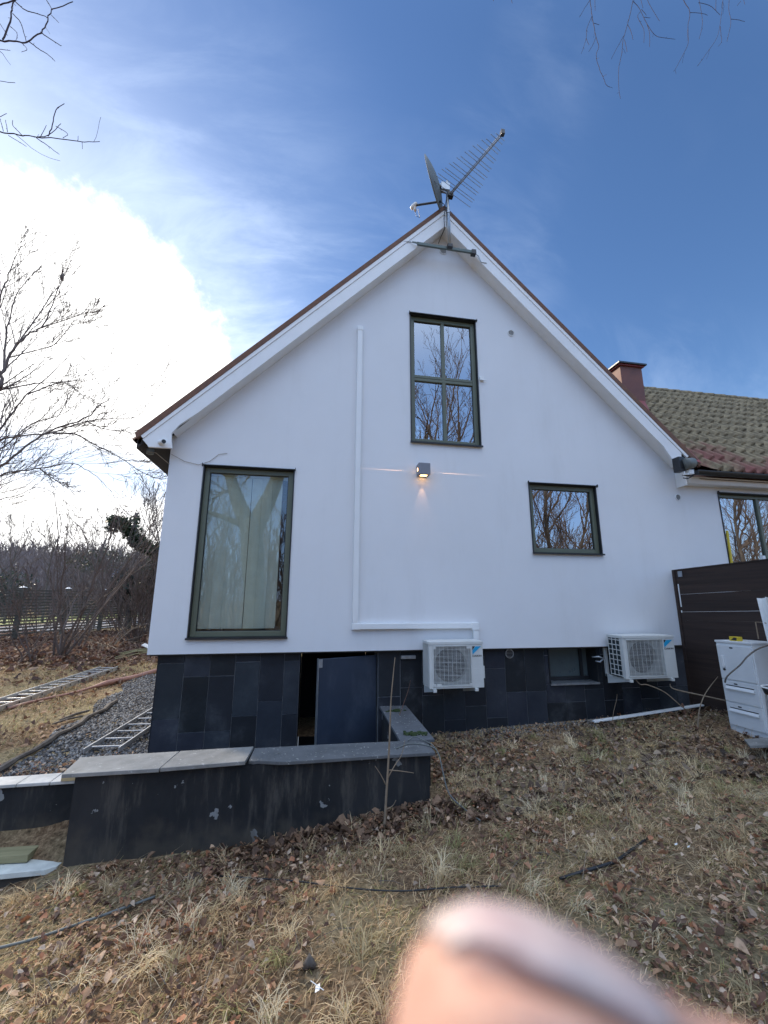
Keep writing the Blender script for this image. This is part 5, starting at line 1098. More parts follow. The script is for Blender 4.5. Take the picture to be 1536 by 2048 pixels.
# scrub wood on a rise behind the viewer: one mass
m = MB(); rg = random.Random(77)
for k in range(900):
    x = rg.uniform(-30, 46); y = -rg.uniform(16, 36); z = G(x, y); h = rg.uniform(2.5, 6.5); p = Vector((x, y, z)); d = Vector((rg.gauss(0, .18), rg.gauss(0, .18), 1))
    branch(m, rg, p, d, h, .05, 2, wob=.2, kids=(7, 5), spread=.6, ratio=.5, upw=.1, rmin=.014)
o = m.build('scrub_wood', twig_m, fix=False); tag(o, 'mass of bare scrub behind the viewer, mirrored low in the windows', 'woodland', kind='stuff')

# bushes and small trees beyond the lawn on the left -----------------------
def bush(name, px, py, n, h, seed, lab, lean=0, spread=.35, rmin=.006, lvl=3, kids=(6, 4, 3), r=.03, mat=twig_m, z=None, up=.06, dist=None):
    rg = random.Random(seed); p = gp(px, py, -.05) if dist is None else aty(px, py, dist)
    if dist is not None: p.z = G(p.x, p.y)-.05
    m = MB(); t = empty(name, p, lab, 'bush')
    for k in range(n):
        q = p+Vector((rg.gauss(0, .12), rg.gauss(0, .12), 0)); d = Vector((lean+rg.gauss(0, spread), rg.gauss(0, spread), 1))
        branch(m, rg, q, d, h*rg.uniform(.6, 1.1), r*rg.uniform(.6, 1.2), lvl, wob=.2, kids=kids, spread=.5, ratio=.5, upw=up, rmin=rmin)
    m.build('stems', mat, t, fix=False); return t
bush('hazel_bush', 120, 1318, 9, 4.6, 61, 'tall bare many stemmed bush in front of the slatted fence', r=.034, rmin=.0048, kids=(5, 4, 3))
bush('bare_bush', 152, 1300, 8, 4.2, 62, 'slim bare bush just right of the tall one', spread=.3, r=.024, rmin=.0045, kids=(4, 3, 3))
bush('bare_bush', 45, 1330, 8, 2.6, 63, 'low bare bush at the far left in front of the fence', lean=.1, spread=.5, r=.02)
bush('bramble_bush', 215, 1300, 22, 2.4, 64, 'tangled arching brambles under the ivy trunk', lean=.15, spread=.8, up=-.16, r=.010, lvl=2, rmin=.004, mat=stem_m)
bush('bramble_bush', 262, 1290, 38, 3.4, 65, 'dense bare thicket beside the left house corner', lean=.1, spread=.6, r=.02, lvl=3)
bush('bare_bush', 290, 1270, 8, 4.6, 66, 'bare shrub rising beside the house corner', lean=.0, spread=.3, r=.02, rmin=.005, kids=(5, 4, 2))
bush('bare_bush', 235, 1262, 8, 4.8, 67, 'bare shrub behind the brambles', spread=.35, r=.02, rmin=.005, kids=(5, 4, 2))
for k, (px, py, h, sdd, dist, lb) in enumerate(((20, 1180, 8, 71, 24, 'bare young tree beyond the fence at the far left'), (95, 1180, 9, 72, 26, 'bare young tree beyond the fence behind the tall bush'), (185, 1180, 8.5, 73, 22, 'bare young tree beyond the fence left of the ivy trunk'),
                                   (250, 1180, 9, 74, 20, 'bare young tree beyond the brambles'), (305, 1180, 9, 75, 18, 'bare young tree nearest the house corner'), (330, 1180, 10.5, 76, 24, 'bare tree rising behind the left eaves'), (-60, 1180, 9, 78, 20, 'bare young tree just outside the left edge'))):
    p = aty(px, py, dist); bare('young_tree', p.x, dist, h*1.0, .07, sdd, lb, lvl=4, kids=(6, 4, 3), rmin=.0075, nl=10, spread=.62)
for k, (px, py, n_, h_, sdd, lb) in enumerate(((275, 1262, 18, 3.6, 81, 'pale tangled shrub tight against the house corner'), (225, 1255, 16, 3.4, 82, 'pale tangled shrub behind the ivy trunk'), (180, 1262, 12, 3.2, 83, 'pale shrub between the tall bush and the brambles'),
                                   (310, 1250, 16, 4.0, 84, 'pale shrub mostly hidden by the house'), (75, 1262, 9, 2.8, 85, 'pale shrub close to the fence left of the tall bush'))):
    bush('pale_shrub', px, py, n_, h_, sdd, lb, lean=0, spread=.55, r=.018, rmin=.0055, lvl=3, kids=(6, 4, 3), mat=MATS['pale_twig'] if k % 2 else bark_m)
# ivy trunk leaning across
def leafy(mb, rg, c, rad, n, tones, s=(.05, .11)):
    for k in range(n):
        v = rvec(rg).normalized()*(rg.random()**.45); p = Vector((c[0]+v.x*rad[0], c[1]+v.y*rad[1], c[2]+v.z*rad[2])); a = rvec(rg).normalized(); b = a.orthogonal().normalized(); c_ = a.cross(b)
        L = rg.uniform(*s); tn = rg.choice(tones); f = rg.uniform(.7, 1.35); mb.tone = tuple(x*f for x in tn)
        mb.add([p+b*L, p+c_*L*.6, p-b*L, p-c_*L*.6], [(0, 1, 2, 3)])
    mb.tone = None
rg = random.Random(90); YI = 13.0; I_ = lambda x, y, o=0: aty(x, y, YI+o)
t = tree('ivy_tree', I_(345, 1180), 'leaning ivy covered trunk reaching up left from the house corner')
m = MB(); line = smoothpath([I_(352, 1130), I_(318, 1108), I_(290, 1092), I_(268, 1075), I_(248, 1052), I_(226, 1042)], 4); m.tube(line, [.13-.004*i for i in range(len(line))], 8)
m.tube(smoothpath([I_(272, 1080), I_(270, 1050), I_(273, 1026)], 3), .07, 8); m.tube([I_(352, 1130), I_(366, 1180), Vector((I_(366, 1180).x, YI, 0))], .16, 8); m.build('trunk', bark_m, t, smooth=True)
m = MB(); ivt = [(.035, .055, .02), (.05, .075, .03), (.02, .032, .014), (.08, .095, .05)]
for i, p in enumerate(line): 
    f = i/len(line); leafy(m, rg, p, (.42-.18*f, .4, .34-.1*f), 120, ivt, (.05, .11))
for q in ((222, 1058), (235, 1040), (250, 1045), (270, 1060), (272, 1040), (275, 1090)): leafy(m, rg, I_(*q), (.26, .3, .22), 70, ivt, (.05, .10))
m.build('ivy', ivy_m, t, fix=False)
GE = 'evergreen bushes in the background left of the house'
def evergreen(px, py, dist, rad, n, lab, tones=ivt):
    p = aty(px, py, dist); t = empty('evergreen_bush', (p.x, dist, G(p.x, dist)), lab, 'bush', GE); m = MB(); leafy(m, rg, p, rad, n, tones, (.07, .16)); m.build('foliage', ivy_m, t, fix=False)
    mm = MB(); mm.tube([(p.x, dist, G(p.x, dist)-.1), p], [.09, .04], 6); mm.build('stem', bark_m, t)
evergreen(262, 1172, 18, (1.0, .9, .9), 1500, 'dark evergreen bush under the ivy trunk', [(.02, .045, .03), (.03, .06, .035), (.015, .03, .02)])
evergreen(200, 1122, 30, (2.4, 1.5, 1.0), 1300, 'grey green conifer crown behind the brambles', [(.05, .07, .04), (.07, .09, .05)])
evergreen(310, 1165, 16, (.9, .8, 1.3), 1300, 'dark green bush half hidden behind the house corner')
evergreen(15, 1175, 34, (2.2, 1.5, 1.6), 900, 'dark conifer beyond the fence at the left edge', [(.03, .05, .04), (.05, .07, .05)])

# slatted fence with capped posts ----------------------------------------
t = empty('slatted_fence', (-11, 17, 0), 'grey slatted wooden fence with pale post caps beyond the bushes at the left', 'fence')
fb0 = atz(27, 1283, .08); fb1 = atz(122, 1273, .08); fd = (fb1-fb0); seg = fd.length; fd.normalize()
F0 = fb0-fd*seg*2
npost = 8; ftop = 1.85
for k in range(npost):
    p = F0+fd*seg*k; g = G(p.x, p.y); m = MB(); m.box(p.x-.07, p.x+.07, p.y-.07, p.y+.07, g-.1, g+ftop+.12); o = m.build('post', wood_g, t)
    m = MB(); m.add([(p.x-.10, p.y-.10, g+ftop+.121), (p.x+.10, p.y-.10, g+ftop+.121), (p.x+.10, p.y+.10, g+ftop+.121), (p.x-.10, p.y+.10, g+ftop+.121), (p.x, p.y, g+ftop+.19)], [(3, 2, 1, 0), (0, 1, 4), (1, 2, 4), (2, 3, 4), (3, 0, 4)]); m.build('post_cap', plastic_w, o)
for k in range(15):
    m = MB(); z = .22+k*.115
    for j in range(npost-1):
        a = F0+fd*seg*j; b = F0+fd*seg*(j+1); nn = Vector((fd.y, -fd.x, 0)); 
        a = a+fd*.071; b = b-fd*.071; ga, gb = G(a.x, a.y), G(b.x, b.y)
        vs = [a+nn*.012, a-nn*.012, b-nn*.012, b+nn*.012]; zz = [ga, ga, gb, gb]
        m.add([(v.x, v.y, q+z) for v, q in zip(vs, zz)]+[(v.x, v.y, q+z+.062) for v, q in zip(vs, zz)], [(0, 1, 2, 3), (7, 6, 5, 4), (0, 4, 5, 1), (1, 5, 6, 2), (2, 6, 7, 3), (3, 7, 4, 0)])
    m.build('slat', wood_g, t, fix=False)
# road and field behind it
def strip(name, mat, off0, off1, off, lab, x=(-60, 60)):
    n2 = Vector((-fd.y, fd.x, 0)); vs = []; fs = []; N_ = 60
    for i in range(N_+1):
        q = F0+fd*(x[0]+(x[1]-x[0])*i/N_)
        for k in range(6):
            w = q+n2*(off0+(off1-off0)*k/5); vs.append((w.x, w.y, G(w.x, w.y)+off))
    for i in range(N_):
        for k in range(5): fs.append((i*6+k, i*6+k+1, (i+1)*6+k+1, (i+1)*6+k))
    m = MB(); m.add(vs, fs); o = m.build(name, mat, smooth=True); tag(o, lab, kind='structure'); return o
strip('road', road_m, 1.4, 7.0, .05, 'pale grey road behind the slatted fence')
strip('field', field_m, 9.0, 17.0, .04, 'bright green grass field beyond the road')
# far pale building and the wood on the rise
t = empty('far_building', aty(180, 1195, 62), 'distant pale blue grey low building seen through the bushes', 'building')
q0 = aty(137, 1170, 62); q1 = aty(222, 1170, 62); zt = aty(180, 1128, 62).z
blu = pm('blue_grey_wall', (.36, .42, .52), .8, var=.05)
MB().box(q0.x, q1.x, 62, 70, -.5, zt).build('wall', blu, t); m = MB(); m.prism([(q0.x-.4, zt), (q1.x+.4, zt), ((q0.x+q1.x)/2, zt+1.6)], 61.5, 70.5); m.build('roof', pm('far_roof', (.20, .19, .19), .8), t)
m = MB()
for k in range(5): xx = q0.x+(q1.x-q0.x)*(k+.5)/5; m.box(xx-.5, xx+.5, 61.9, 61.99, zt-2.2, zt-.8)
m.build('window', dark_m, t)
m = MB(); rg = random.Random(99)
for k in range(520):
    dist = rg.uniform(33, 60); p = aty(rg.uniform(-140, 380), 1150, dist); branch(m, rg, Vector((p.x, dist, G(p.x, dist)-.1)), Vector((rg.gauss(0, .3), rg.gauss(0, .3), 1)), rg.uniform(1.5, 3.2), .05, 2, wob=.2, kids=(7, 4), spread=.7, ratio=.5, upw=.05, rmin=.016)
for k in range(1250):
    f = rg.random(); dist = 38+112*f**1.3; p = aty(rg.uniform(-140, 380), 1150, dist); 
    z = G(p.x, dist); h = rg.uniform(3.6, 7.5)*(.6+.4*dist/150); branch(m, rg, Vector((p.x, dist, z-.2)), Vector((rg.gauss(0, .08), rg.gauss(0, .08), 1)), h, .13, 2 if dist > 90 else 2, wob=.14, kids=(9, 5), spread=.55, ratio=.38, upw=.08, rmin=.028)
tag(m.build('far_wood', pm('hazed_twigs', (.17, .135, .125), .9, c2=(.26, .21, .19), scale=.05, bump=0), fix=False), 'grey brown bare wood covering the rise behind the fence', 'woodland', kind='stuff')  # twig colour lightened to stand in for haze over the distance

# ================================================================ GROUND COVER
def blades(name, n, xr, yr, L, W, seed, lab, lean=(.6, .2), dens=None, tones=None, hz=1.0, kind='stuff', flat=.55, parent=None, clump=2.0):
    g = np.random.default_rng(seed)
    x = g.uniform(*xr, n); y = g.uniform(*yr, n)
    keep = ~((x > -1.72) & (x < 1.19) & (y > -1.52)) & ~((y > .05) & (x > -1.72))
    keep &= ~((x < -1.68) & (y > -1.52) & (y < -.96)) & ~((x > 4.86) & (x < 5.3) & (y > -1.33) & (y < -.86))
    if dens is not None: keep &= g.random(n) < dens(x, y)
    x, y = x[keep], y[keep]; n = len(x); z = gh(x, y)
    cl = vnoise(x, y, clump, seed); ht = L*(.45+.55*g.random(n))*(1+.45*cl)*hz
    th = 2*math.pi*g.random(n); swirl = vnoise(x, y, .9, 9)*1.8
    dx = np.cos(th)*.75+np.cos(swirl)*lean[0]; dy = np.sin(th)*.75+np.sin(swirl)*lean[0]*.6-lean[1]; nn_ = np.hypot(dx, dy)+1e-6; dx /= nn_; dy /= nn_
    bend = g.uniform(.25, 1.45, n)*flat/.55
    wx = -dy*W*(.6+.8*g.random(n)); wy = dx*W*(.6+.8*g.random(n))
    e1 = np.minimum(np.pi/2-.05, .35+bend*.55); 
    p0 = np.stack([x, y, z-.005], 1); c1 = np.sin(e1)*ht*.5; s1 = np.cos(e1)*ht*.5
    p1 = p0+np.stack([dx*c1, dy*c1, s1], 1); e2 = np.minimum(1.9, e1+bend*.6); p2 = p1+np.stack([dx*np.sin(e2)*ht*.5, dy*np.sin(e2)*ht*.5, np.cos(e2)*ht*.5], 1)
    p2[:, 2] = np.maximum(p2[:, 2], gh(p2[:, 0], p2[:, 1])+.004+.012*g.random(n)); p1[:, 2] = np.maximum(p1[:, 2], gh(p1[:, 0], p1[:, 1])+.006)
    w = np.stack([wx, wy, 0*wx], 1)
    V = np.stack([p0-w, p0+w, p1-w*.8, p1+w*.8, p2-w*.15, p2+w*.15], 1).reshape(-1, 3)
    b = np.arange(n)[:, None]*6
    F = np.concatenate([b+np.array([[0, 1, 3, 2]]), b+np.array([[2, 3, 5, 4]])], 0)
    T = np.array(tones); k = g.integers(0, len(T), n); sel = T[k]*(.7+.6*g.random((n, 1)))
    # green patches stay where they grow
    gr = np.clip(vnoise(x, y, 1.7, 4)-.55, 0, 1)[:, None]; sel = sel*(1-gr*.8)+np.array([[.26, .30, .10]])*gr*.8*(0.7+.6*g.random((n, 1)))
    o = fast(name, V, F, grass_m, np.repeat(sel, 6, axis=0), parent=parent)
    return tag(o, lab, 'grass', kind=kind)
straw = [(.84, .63, .37), (.74, .55, .31), (.92, .75, .50), (.62, .43, .25), (.50, .35, .20), (.72, .50, .31), (.46, .42, .18), (.30, .21, .13)]
near = lambda x, y: np.clip(1.2-.20*np.hypot(x-.4, y+3.2), .25, 1)*np.clip(.60+.65*vnoise(x, y, 1.1, 7), .10, 1)*np.clip(.72+.7*vnoise(x, y, 5.5, 11), .12, 1)
blades('dry_grass', 330000, (-4.2, 6.6), (-4.9, .06), .10, .0024, 1, 'matted dry straw coloured grass over the foreground', dens=near, tones=straw, flat=1.0)
blades('long_grass', 11000, (-4.0, 6.2), (-4.9, -.4), .26, .0016, 2, 'longer pale dry grass stalks standing in tufts', dens=lambda x, y: np.clip(vnoise(x, y, 1.9, 3)*1.1-.05, 0, 1), tones=[(.55, .46, .30), (.45, .36, .22), (.36, .28, .17)], flat=.55, clump=3)
gd = lambda x, y: np.clip(.75+.5*vnoise(x, y, .8, 2), .1, 1)*((x < -3.1-.12*y+.15*np.sin(y*3)) | (y > 5.2))*(1-.8*sstep(6.5, 8.5, y-.25*(x+6)))
blades('side_grass', 110000, (-12, -2.1), (-3.5, 13), .16, .0042, 3, 'dry yellow grass of the lawn left of the house', dens=gd, tones=[(.42, .34, .20), (.30, .24, .14), (.52, .43, .28), (.18, .14, .09), (.22, .22, .09), (.26, .18, .11)], flat=.8)
def tufts(name, n, xr, yr, seed, lab, tones, L=.17, per=46):
    g = np.random.default_rng(seed); cx_ = g.uniform(*xr, n); cy_ = g.uniform(*yr, n); ok = ~((cx_ > -1.9) & (cx_ < 1.35) & (cy_ > -1.65)) & ~((cx_ < -1.6) & (cy_ > -1.7)) & ~((cx_ > 4.7) & (cy_ > -1.4)) & (cy_ < -.15)
    cx_, cy_ = cx_[ok], cy_[ok]; n = len(cx_); sz = np.repeat(g.uniform(.55, 1.25, n), per); lean_ = np.repeat(g.uniform(0, 6.28, n), per)
    X = np.repeat(cx_, per)+g.normal(0, .028, n*per)*sz; Y = np.repeat(cy_, per)+g.normal(0, .028, n*per)*sz; m_ = n*per; Z = gh(X, Y)
    a = lean_+g.normal(0, 1.1, m_); h = L*sz*(.4+.8*g.random(m_)); e = g.uniform(.25, 1.0, m_)
    dx, dy = np.cos(a), np.sin(a); P = [np.stack([X, Y, Z-.005], 1)]
    ang_ = e.copy()
    for k in range(3):
        P.append(P[-1]+np.stack([dx*np.sin(ang_)*h/3, dy*np.sin(ang_)*h/3, np.cos(ang_)*h/3], 1)); ang_ = np.minimum(ang_+g.uniform(.3, .8, m_), 2.0)
    for q in P[1:]: q[:, 2] = np.maximum(q[:, 2], gh(q[:, 0], q[:, 1])+.006)
    W = .0016*(.6+.8*g.random(m_)); w = np.stack([-dy*W, dx*W, 0*W], 1)
    V = np.stack([P[0]-w, P[0]+w, P[1]-w, P[1]+w, P[2]-w*.8, P[2]+w*.8, P[3]-w*.2, P[3]+w*.2], 1).reshape(-1, 3); b = np.arange(m_)[:, None]*8
    F = np.concatenate([b+np.array([[0, 1, 3, 2]]), b+np.array([[2, 3, 5, 4]]), b+np.array([[4, 5, 7, 6]])], 0)
    T = np.array(tones); sel = T[np.repeat(g.integers(0, len(T), n), per)]*(.7+.6*g.random((m_, 1)))
    tag(fast(name, V, F, grass_m, np.repeat(sel, 8, axis=0)), lab, 'grass', kind='stuff')
tufts('grass_tufts', 520, (-2.6, 6), (-4.6, -.2), 41, 'arching tufts of long dry grass standing out of the matted lawn', [(.86, .70, .44), (.72, .56, .34), (.60, .50, .30), (.44, .42, .20), (.92, .80, .56)])
m = MB(); g = random.Random(55)
for k in range(150):
    x, y = g.uniform(-2.2, 5.5), g.uniform(-4.4, -.4)
    if -1.9 < x < 1.35 and y > -1.7 or x < -1.5 and y > -1.7: continue
    a = g.uniform(0, 6.28); L = g.uniform(.05, .22); p = Vector((x, y, G(x, y)+.02)); q = Vector((x+math.cos(a)*L, y+math.sin(a)*L, 0)); q.z = G(q.x, q.y)+g.uniform(.01, .05); mid = (p+q)/2+Vector((g.gauss(0, .012), g.gauss(0, .012), .012)); m.tube([p, mid, q], [.0026, .002, .0012], 4)
tag(m.build('twig_litter', bark_m, fix=False), 'thin dead twigs strewn through the grass and leaves', 'twigs', kind='stuff')
def leaves(name, n, xr, yr, S, seed, lab, dens=None, tones=None, cat='leaves', lift=.02, tilt=.5):
    g = np.random.default_rng(seed); x = g.uniform(*xr, n); y = g.uniform(*yr, n)
    keep = ~((x > -1.74) & (x < 1.22) & (y > -1.54)) & ~((y > .05) & (x > -1.72)) & ~((x < -1.68) & (y > -1.54) & (y < -.94)) & ~((x > 4.86) & (x < 5.3) & (y > -1.33) & (y < -.86))
    if dens is not None: keep &= g.random(n) < dens(x, y)
    x, y = x[keep], y[keep]; n = len(x); z = gh(x, y)+lift*g.random(n)**1.5+.004
    a = g.uniform(0, 2*math.pi, n); s = S*np.clip(g.lognormal(-.05, .42, n), .35, 2.2); tx = g.normal(0, tilt, n); ty = g.normal(0, tilt, n)
    u = np.stack([np.cos(a), np.sin(a), np.sin(tx)], 1); v = np.stack([-np.sin(a), np.cos(a), np.sin(ty)], 1)
    c = np.stack([x, y, z], 1); curl = g.uniform(-.6, .95, n)[:, None]*s[:, None]*np.array([[0, 0, 1.0]])
    asp = (.45+.3*g.random(n))[:, None]; s = s[:, None]
    # six-sided curled leaf folded along its midrib
    P = [c-u*s, c-u*s*.35+v*s*asp+curl, c+u*s*.4+v*s*asp*.8+curl*.8, c+u*s*1.05, c+u*s*.4-v*s*asp*.8+curl*.7, c-u*s*.35-v*s*asp+curl]
    V = np.stack(P, 1).reshape(-1, 3); b = np.arange(n)[:, None]*6
    F = np.concatenate([b+np.array([[0, 3, 2, 1]]), b+np.array([[0, 5, 4, 3]])], 0)
    T = np.array(tones); sel = T[g.integers(0, len(T), n)]*(.65+.7*g.random((n, 1)))
    return tag(fast(name, V, F, leaf_m, np.repeat(sel, 6, axis=0)), lab, cat, kind='stuff')
brown = [(.46, .25, .145), (.56, .34, .20), (.30, .16, .095), (.68, .47, .31), (.48, .22, .12), (.70, .54, .40), (.18, .10, .065), (.34, .23, .16), (.24, .13, .09), (.15, .085, .06)]
ld = lambda x, y: np.clip(.45+.95*vnoise(x, y, .9, 5)+.4*vnoise(x, y, 3.1, 1), .06, 1)*np.clip(1.2-.12*np.hypot(x-.4, y+3.2), .35, 1)*np.clip(.75+.8*vnoise(x, y, 4.2, 13), .15, 1)
leaves('leaf_litter', 90000, (-4.0, 6.6), (-4.9, .06), .0142, 4, 'brown dead leaves scattered through the foreground grass', dens=ld, tones=brown, lift=.045, tilt=.35)
leaves('leaf_drift', 9000, (.9, 5.6), (-1.9, -.1), .022, 5, 'dark dead leaves drifted along the basement wall', dens=lambda x, y: np.clip(.35+.5*vnoise(x, y, 1.6, 2), .05, 1), tones=[(.20, .135, .09), (.30, .21, .15), (.12, .085, .065), (.42, .32, .23)], lift=.03)
leaves('wall_foot_leaves', 5000, (-1.8, 1.6), (-1.95, -1.5), .022, 15, 'dead leaves heaped along the foot of the retaining wall', dens=lambda x, y: np.clip(1-(abs(y+1.55))*2.2, .05, 1)*sstep(-1.4, .6, x), tones=[(.20, .12, .075), (.30, .19, .12), (.13, .08, .055)], lift=.04)
leaves('lawn_leaves', 9000, (-9, -2.6), (-1, 9), .03, 16, 'brown leaves scattered over the lawn left of the house', dens=lambda x, y: np.clip(.3+.7*vnoise(x, y, 1.2, 3), .03, 1)*(x < -3.0-.12*y), tones=[(.26, .15, .09), (.40, .27, .17), (.18, .10, .07)], lift=.05)
leaves('woodland_litter', 34000, (-14, -3.6), (4.2, 17), .05, 6, 'brown leaf litter under the bushes at the left', dens=lambda x, y: sstep(5.6, 8.0, y-.25*(x+6))*.95+.05, tones=[(.20, .11, .08), (.14, .08, .06), (.27, .17, .12), (.32, .22, .16), (.10, .06, .05)], lift=.07)
leaves('slab_leaves', 120, (-1.7, 1.15), (-1.5, -1.2), .01, 7, 'x', dens=lambda x, y: x*0, tones=brown) if False else None
# bits on the caps
m = MB(); g = random.Random(12)
for k in range(90):
    if k < 50: x, y = g.uniform(.92, 1.2), g.uniform(-1.15, .05)
    else: x, y = g.uniform(-.4, 1.1), g.uniform(-1.5, -1.2)
    s = g.uniform(.003, .009); sh = g.choice([1.4, .9, .5]); m.tone = (.45*sh, .45*sh, .42*sh); a = g.uniform(0, 3); c, d = math.cos(a)*s, math.sin(a)*s
    m.add([(x-c, y-d, CZ+.004), (x+d, y-c, CZ+.006), (x+c, y+d, CZ+.005), (x-d, y+c, CZ+.007)], [(0, 1, 2, 3)])
tag(m.build('cap_debris', leaf_m, fix=False), 'specks of grit and leaf on the dark cap stones', 'grit', kind='stuff')
# gravel
def gravel(name, n, xr, yr, S, seed, lab, dens, tones):
    g = np.random.default_rng(seed); x = g.uniform(*xr, n); y = g.uniform(*yr, n); k = g.random(n) < dens(x, y); x, y = x[k], y[k]; n = len(x); z = gh(x, y)
    s = S*(.5+.9*g.random(n)); o = np.array([[1, 0, 0], [0, 1, 0], [-1, 0, 0], [0, -1, 0], [0, 0, .8], [0, 0, -.8]])
    V = np.stack([x, y, z+s*.3], 1)[:, None, :]+o[None]*s[:, None, None]*(.6+.7*g.random((n, 6, 1)))
    a = g.uniform(0, 6.28, n); c, sn = np.cos(a)[:, None], np.sin(a)[:, None]; L = V-V.mean(1, keepdims=True); M0 = V.mean(1, keepdims=True)
    V = M0+np.stack([L[..., 0]*c-L[..., 1]*sn, L[..., 0]*sn+L[..., 1]*c, L[..., 2]], -1)
    F1 = np.array([[0, 1, 4], [1, 2, 4], [2, 3, 4], [3, 0, 4], [1, 0, 5], [2, 1, 5], [3, 2, 5], [0, 3, 5]]); F = (np.arange(n)[:, None, None]*6+F1[None]).reshape(-1, 3)
    T = np.array(tones); sel = T[g.integers(0, len(T), n)]*(.7+.6*g.random((n, 1)))
    tag(fast(name, V.reshape(-1, 3), F, gravel_m, np.repeat(sel, 6, axis=0)), lab, 'gravel', kind='stuff')
gt = [(.7, .7, .73), (.45, .46, .5), (1.1, 1.1, 1.1), (.25, .26, .3), (1.7, 1.65, 1.6), (.5, .42, .36)]
gravel('gravel_strip', 30000, (-4.0, -1.68), (-.98, 6), .020, 8, 'grey gravel strip between the house and the log edging', lambda x, y: (x > -2.95-.14*y+.08*np.sin(y*4))*(y < 5.2)*.95, gt)
gravel('gravel_patch', 3500, (1.5, 4.2), (-.45, .08), .013, 9, 'fine pale gravel along the foot of the slate plinth', lambda x, y: np.clip(1.3-(-y)*3, 0, 1)*np.clip(.5+.6*vnoise(x, y, 2.2, 3), 0, 1), [(1, .95, .9), (.5, .48, .47), (1.6, 1.5, 1.4)])
# loose straws, twigs and litter one could pick out
g = random.Random(31)
for k, (x0, y0, x1, y1) in enumerate(((398, 2010, 440, 1890), (1240, 1525, 1255, 1650), (1165, 1760, 1175, 1700), (1330, 1750, 1390, 1800), (60, 1980, 105, 1984), (1128, 1830, 1136, 1880))):
    a, b = gp(x0, y0, .03), gp(x1, y1, .05); m = MB(); m.tube(smoothpath([a, (a+b)/2+Vector((.01, 0, .05)), b], 3), .0022, 5)
    tag(m.build('straw', stem_m), ['long pale straw in the lower left grass', 'thin upright pale straw in the middle right', 'short pale straw near the black stick', 'slanting pale straw right of the black stick', 'pale twig at the lower left edge', 'pale straw above the fingertip'][k], 'straw', 'single pale straws')
m = MB(); p = gp(634, 1985, .02); m.add([p+Vector((-.01, 0, 0)), p+Vector((.012, -.005, .012)), p+Vector((.014, .02, .02)), p+Vector((-.006, .03, .006))], [(0, 1, 2, 3)]); m.tube([p+Vector((-.03, .04, .02)), p+Vector((.03, -.02, .02))], .002, 5); tag(m.build('white_wrapper', plastic_w, fix=False), 'little crumpled white wrapper in the grass at the lower centre', 'litter')
m = MB(); p = gp(618, 1940, .0); m.tube([p+Vector((-.03, 0, .01)), p+Vector((0, .01, .035)), p+Vector((.03, 0, .01))], [.012, .03, .012], 7); tag(m.build('dark_clod', bark_m, smooth=True), 'dark brown clod in the grass at the lower centre', 'clod')
for k, (x, y) in enumerate(((607, 1688), (1377, 1695), (1352, 1690), (1225, 1678), (1075, 1502))):
    p = gp(x, y, .02); s = g.uniform(.008, .014); m = MB(); m.add([p+Vector((-s, 0, 0)), p+Vector((0, -s, .006)), p+Vector((s*1.3, 0, .012)), p+Vector((0, s, .004))], [(0, 1, 2, 3)])
    tag(m.build('white_scrap', plastic_w, fix=False), ['white scrap below the retaining wall', 'white scrap far right in the grass', 'second white scrap at the right beside another', 'small white scrap right of the pale straws', 'tiny white scrap below the slate plinth'][k], 'litter', 'white scraps in the grass')
for k, (x, y) in enumerate(((1062, 1578), (1150, 1848), (1440, 1680), (1218, 1775), (1383, 1850))):
    p = gp(x, y, .035); s = .022; a = g.uniform(0, 6); u = Vector((math.cos(a), math.sin(a), .3))*s; v = Vector((-math.sin(a), math.cos(a), .5))*s*.6; m = MB(); m.tone = (.50, .22, .10)
    m.add([p-u, p-u*.3+v+Vector((0, 0, .01)), p+u*.5+v*.8, p+u*1.1, p+u*.4-v*.8, p-u*.4-v+Vector((0, 0, .012))], [(0, 3, 2, 1), (0, 5, 4, 3)])
    tag(m.build('orange_leaf', leaf_m, fix=False), ['orange leaf below the left heat pump', 'orange leaf above the fingertip', 'orange leaf at the right edge', 'orange leaf right of the black stick', 'orange leaf in the lower right grass'][k], 'leaf', 'bright orange leaves')

# ================================================================ HAND (a fingertip held close to the lens)
def cs(px, py, dep): return Vector(EYE + (((px-768)/FPX)*RT - ((py-1024)/FPX)*UP + fwd)*dep)      # depth in metres along the view axis
hand = empty('hand', cs(1400, 2300, .03), 'blurred pink fingertip with its nail held close at the bottom of the view', 'hand')
rt, up, fw = Vector(RT), Vector(UP), Vector(fwd)
# finger: tip points up-left; axis runs down-right
def cv(x, y, z): return Vector(EYE)+rt*x+up*y+fw*z
tip = cs(846, 2060, .0275); base = cs(1404, 2420, .0262)
ax = (base-tip).normalized()
nn = (up*.71 + rt*.335 + fw*.615); nn = (nn-ax*nn.dot(ax)).normalized(); ss = ax.cross(nn)
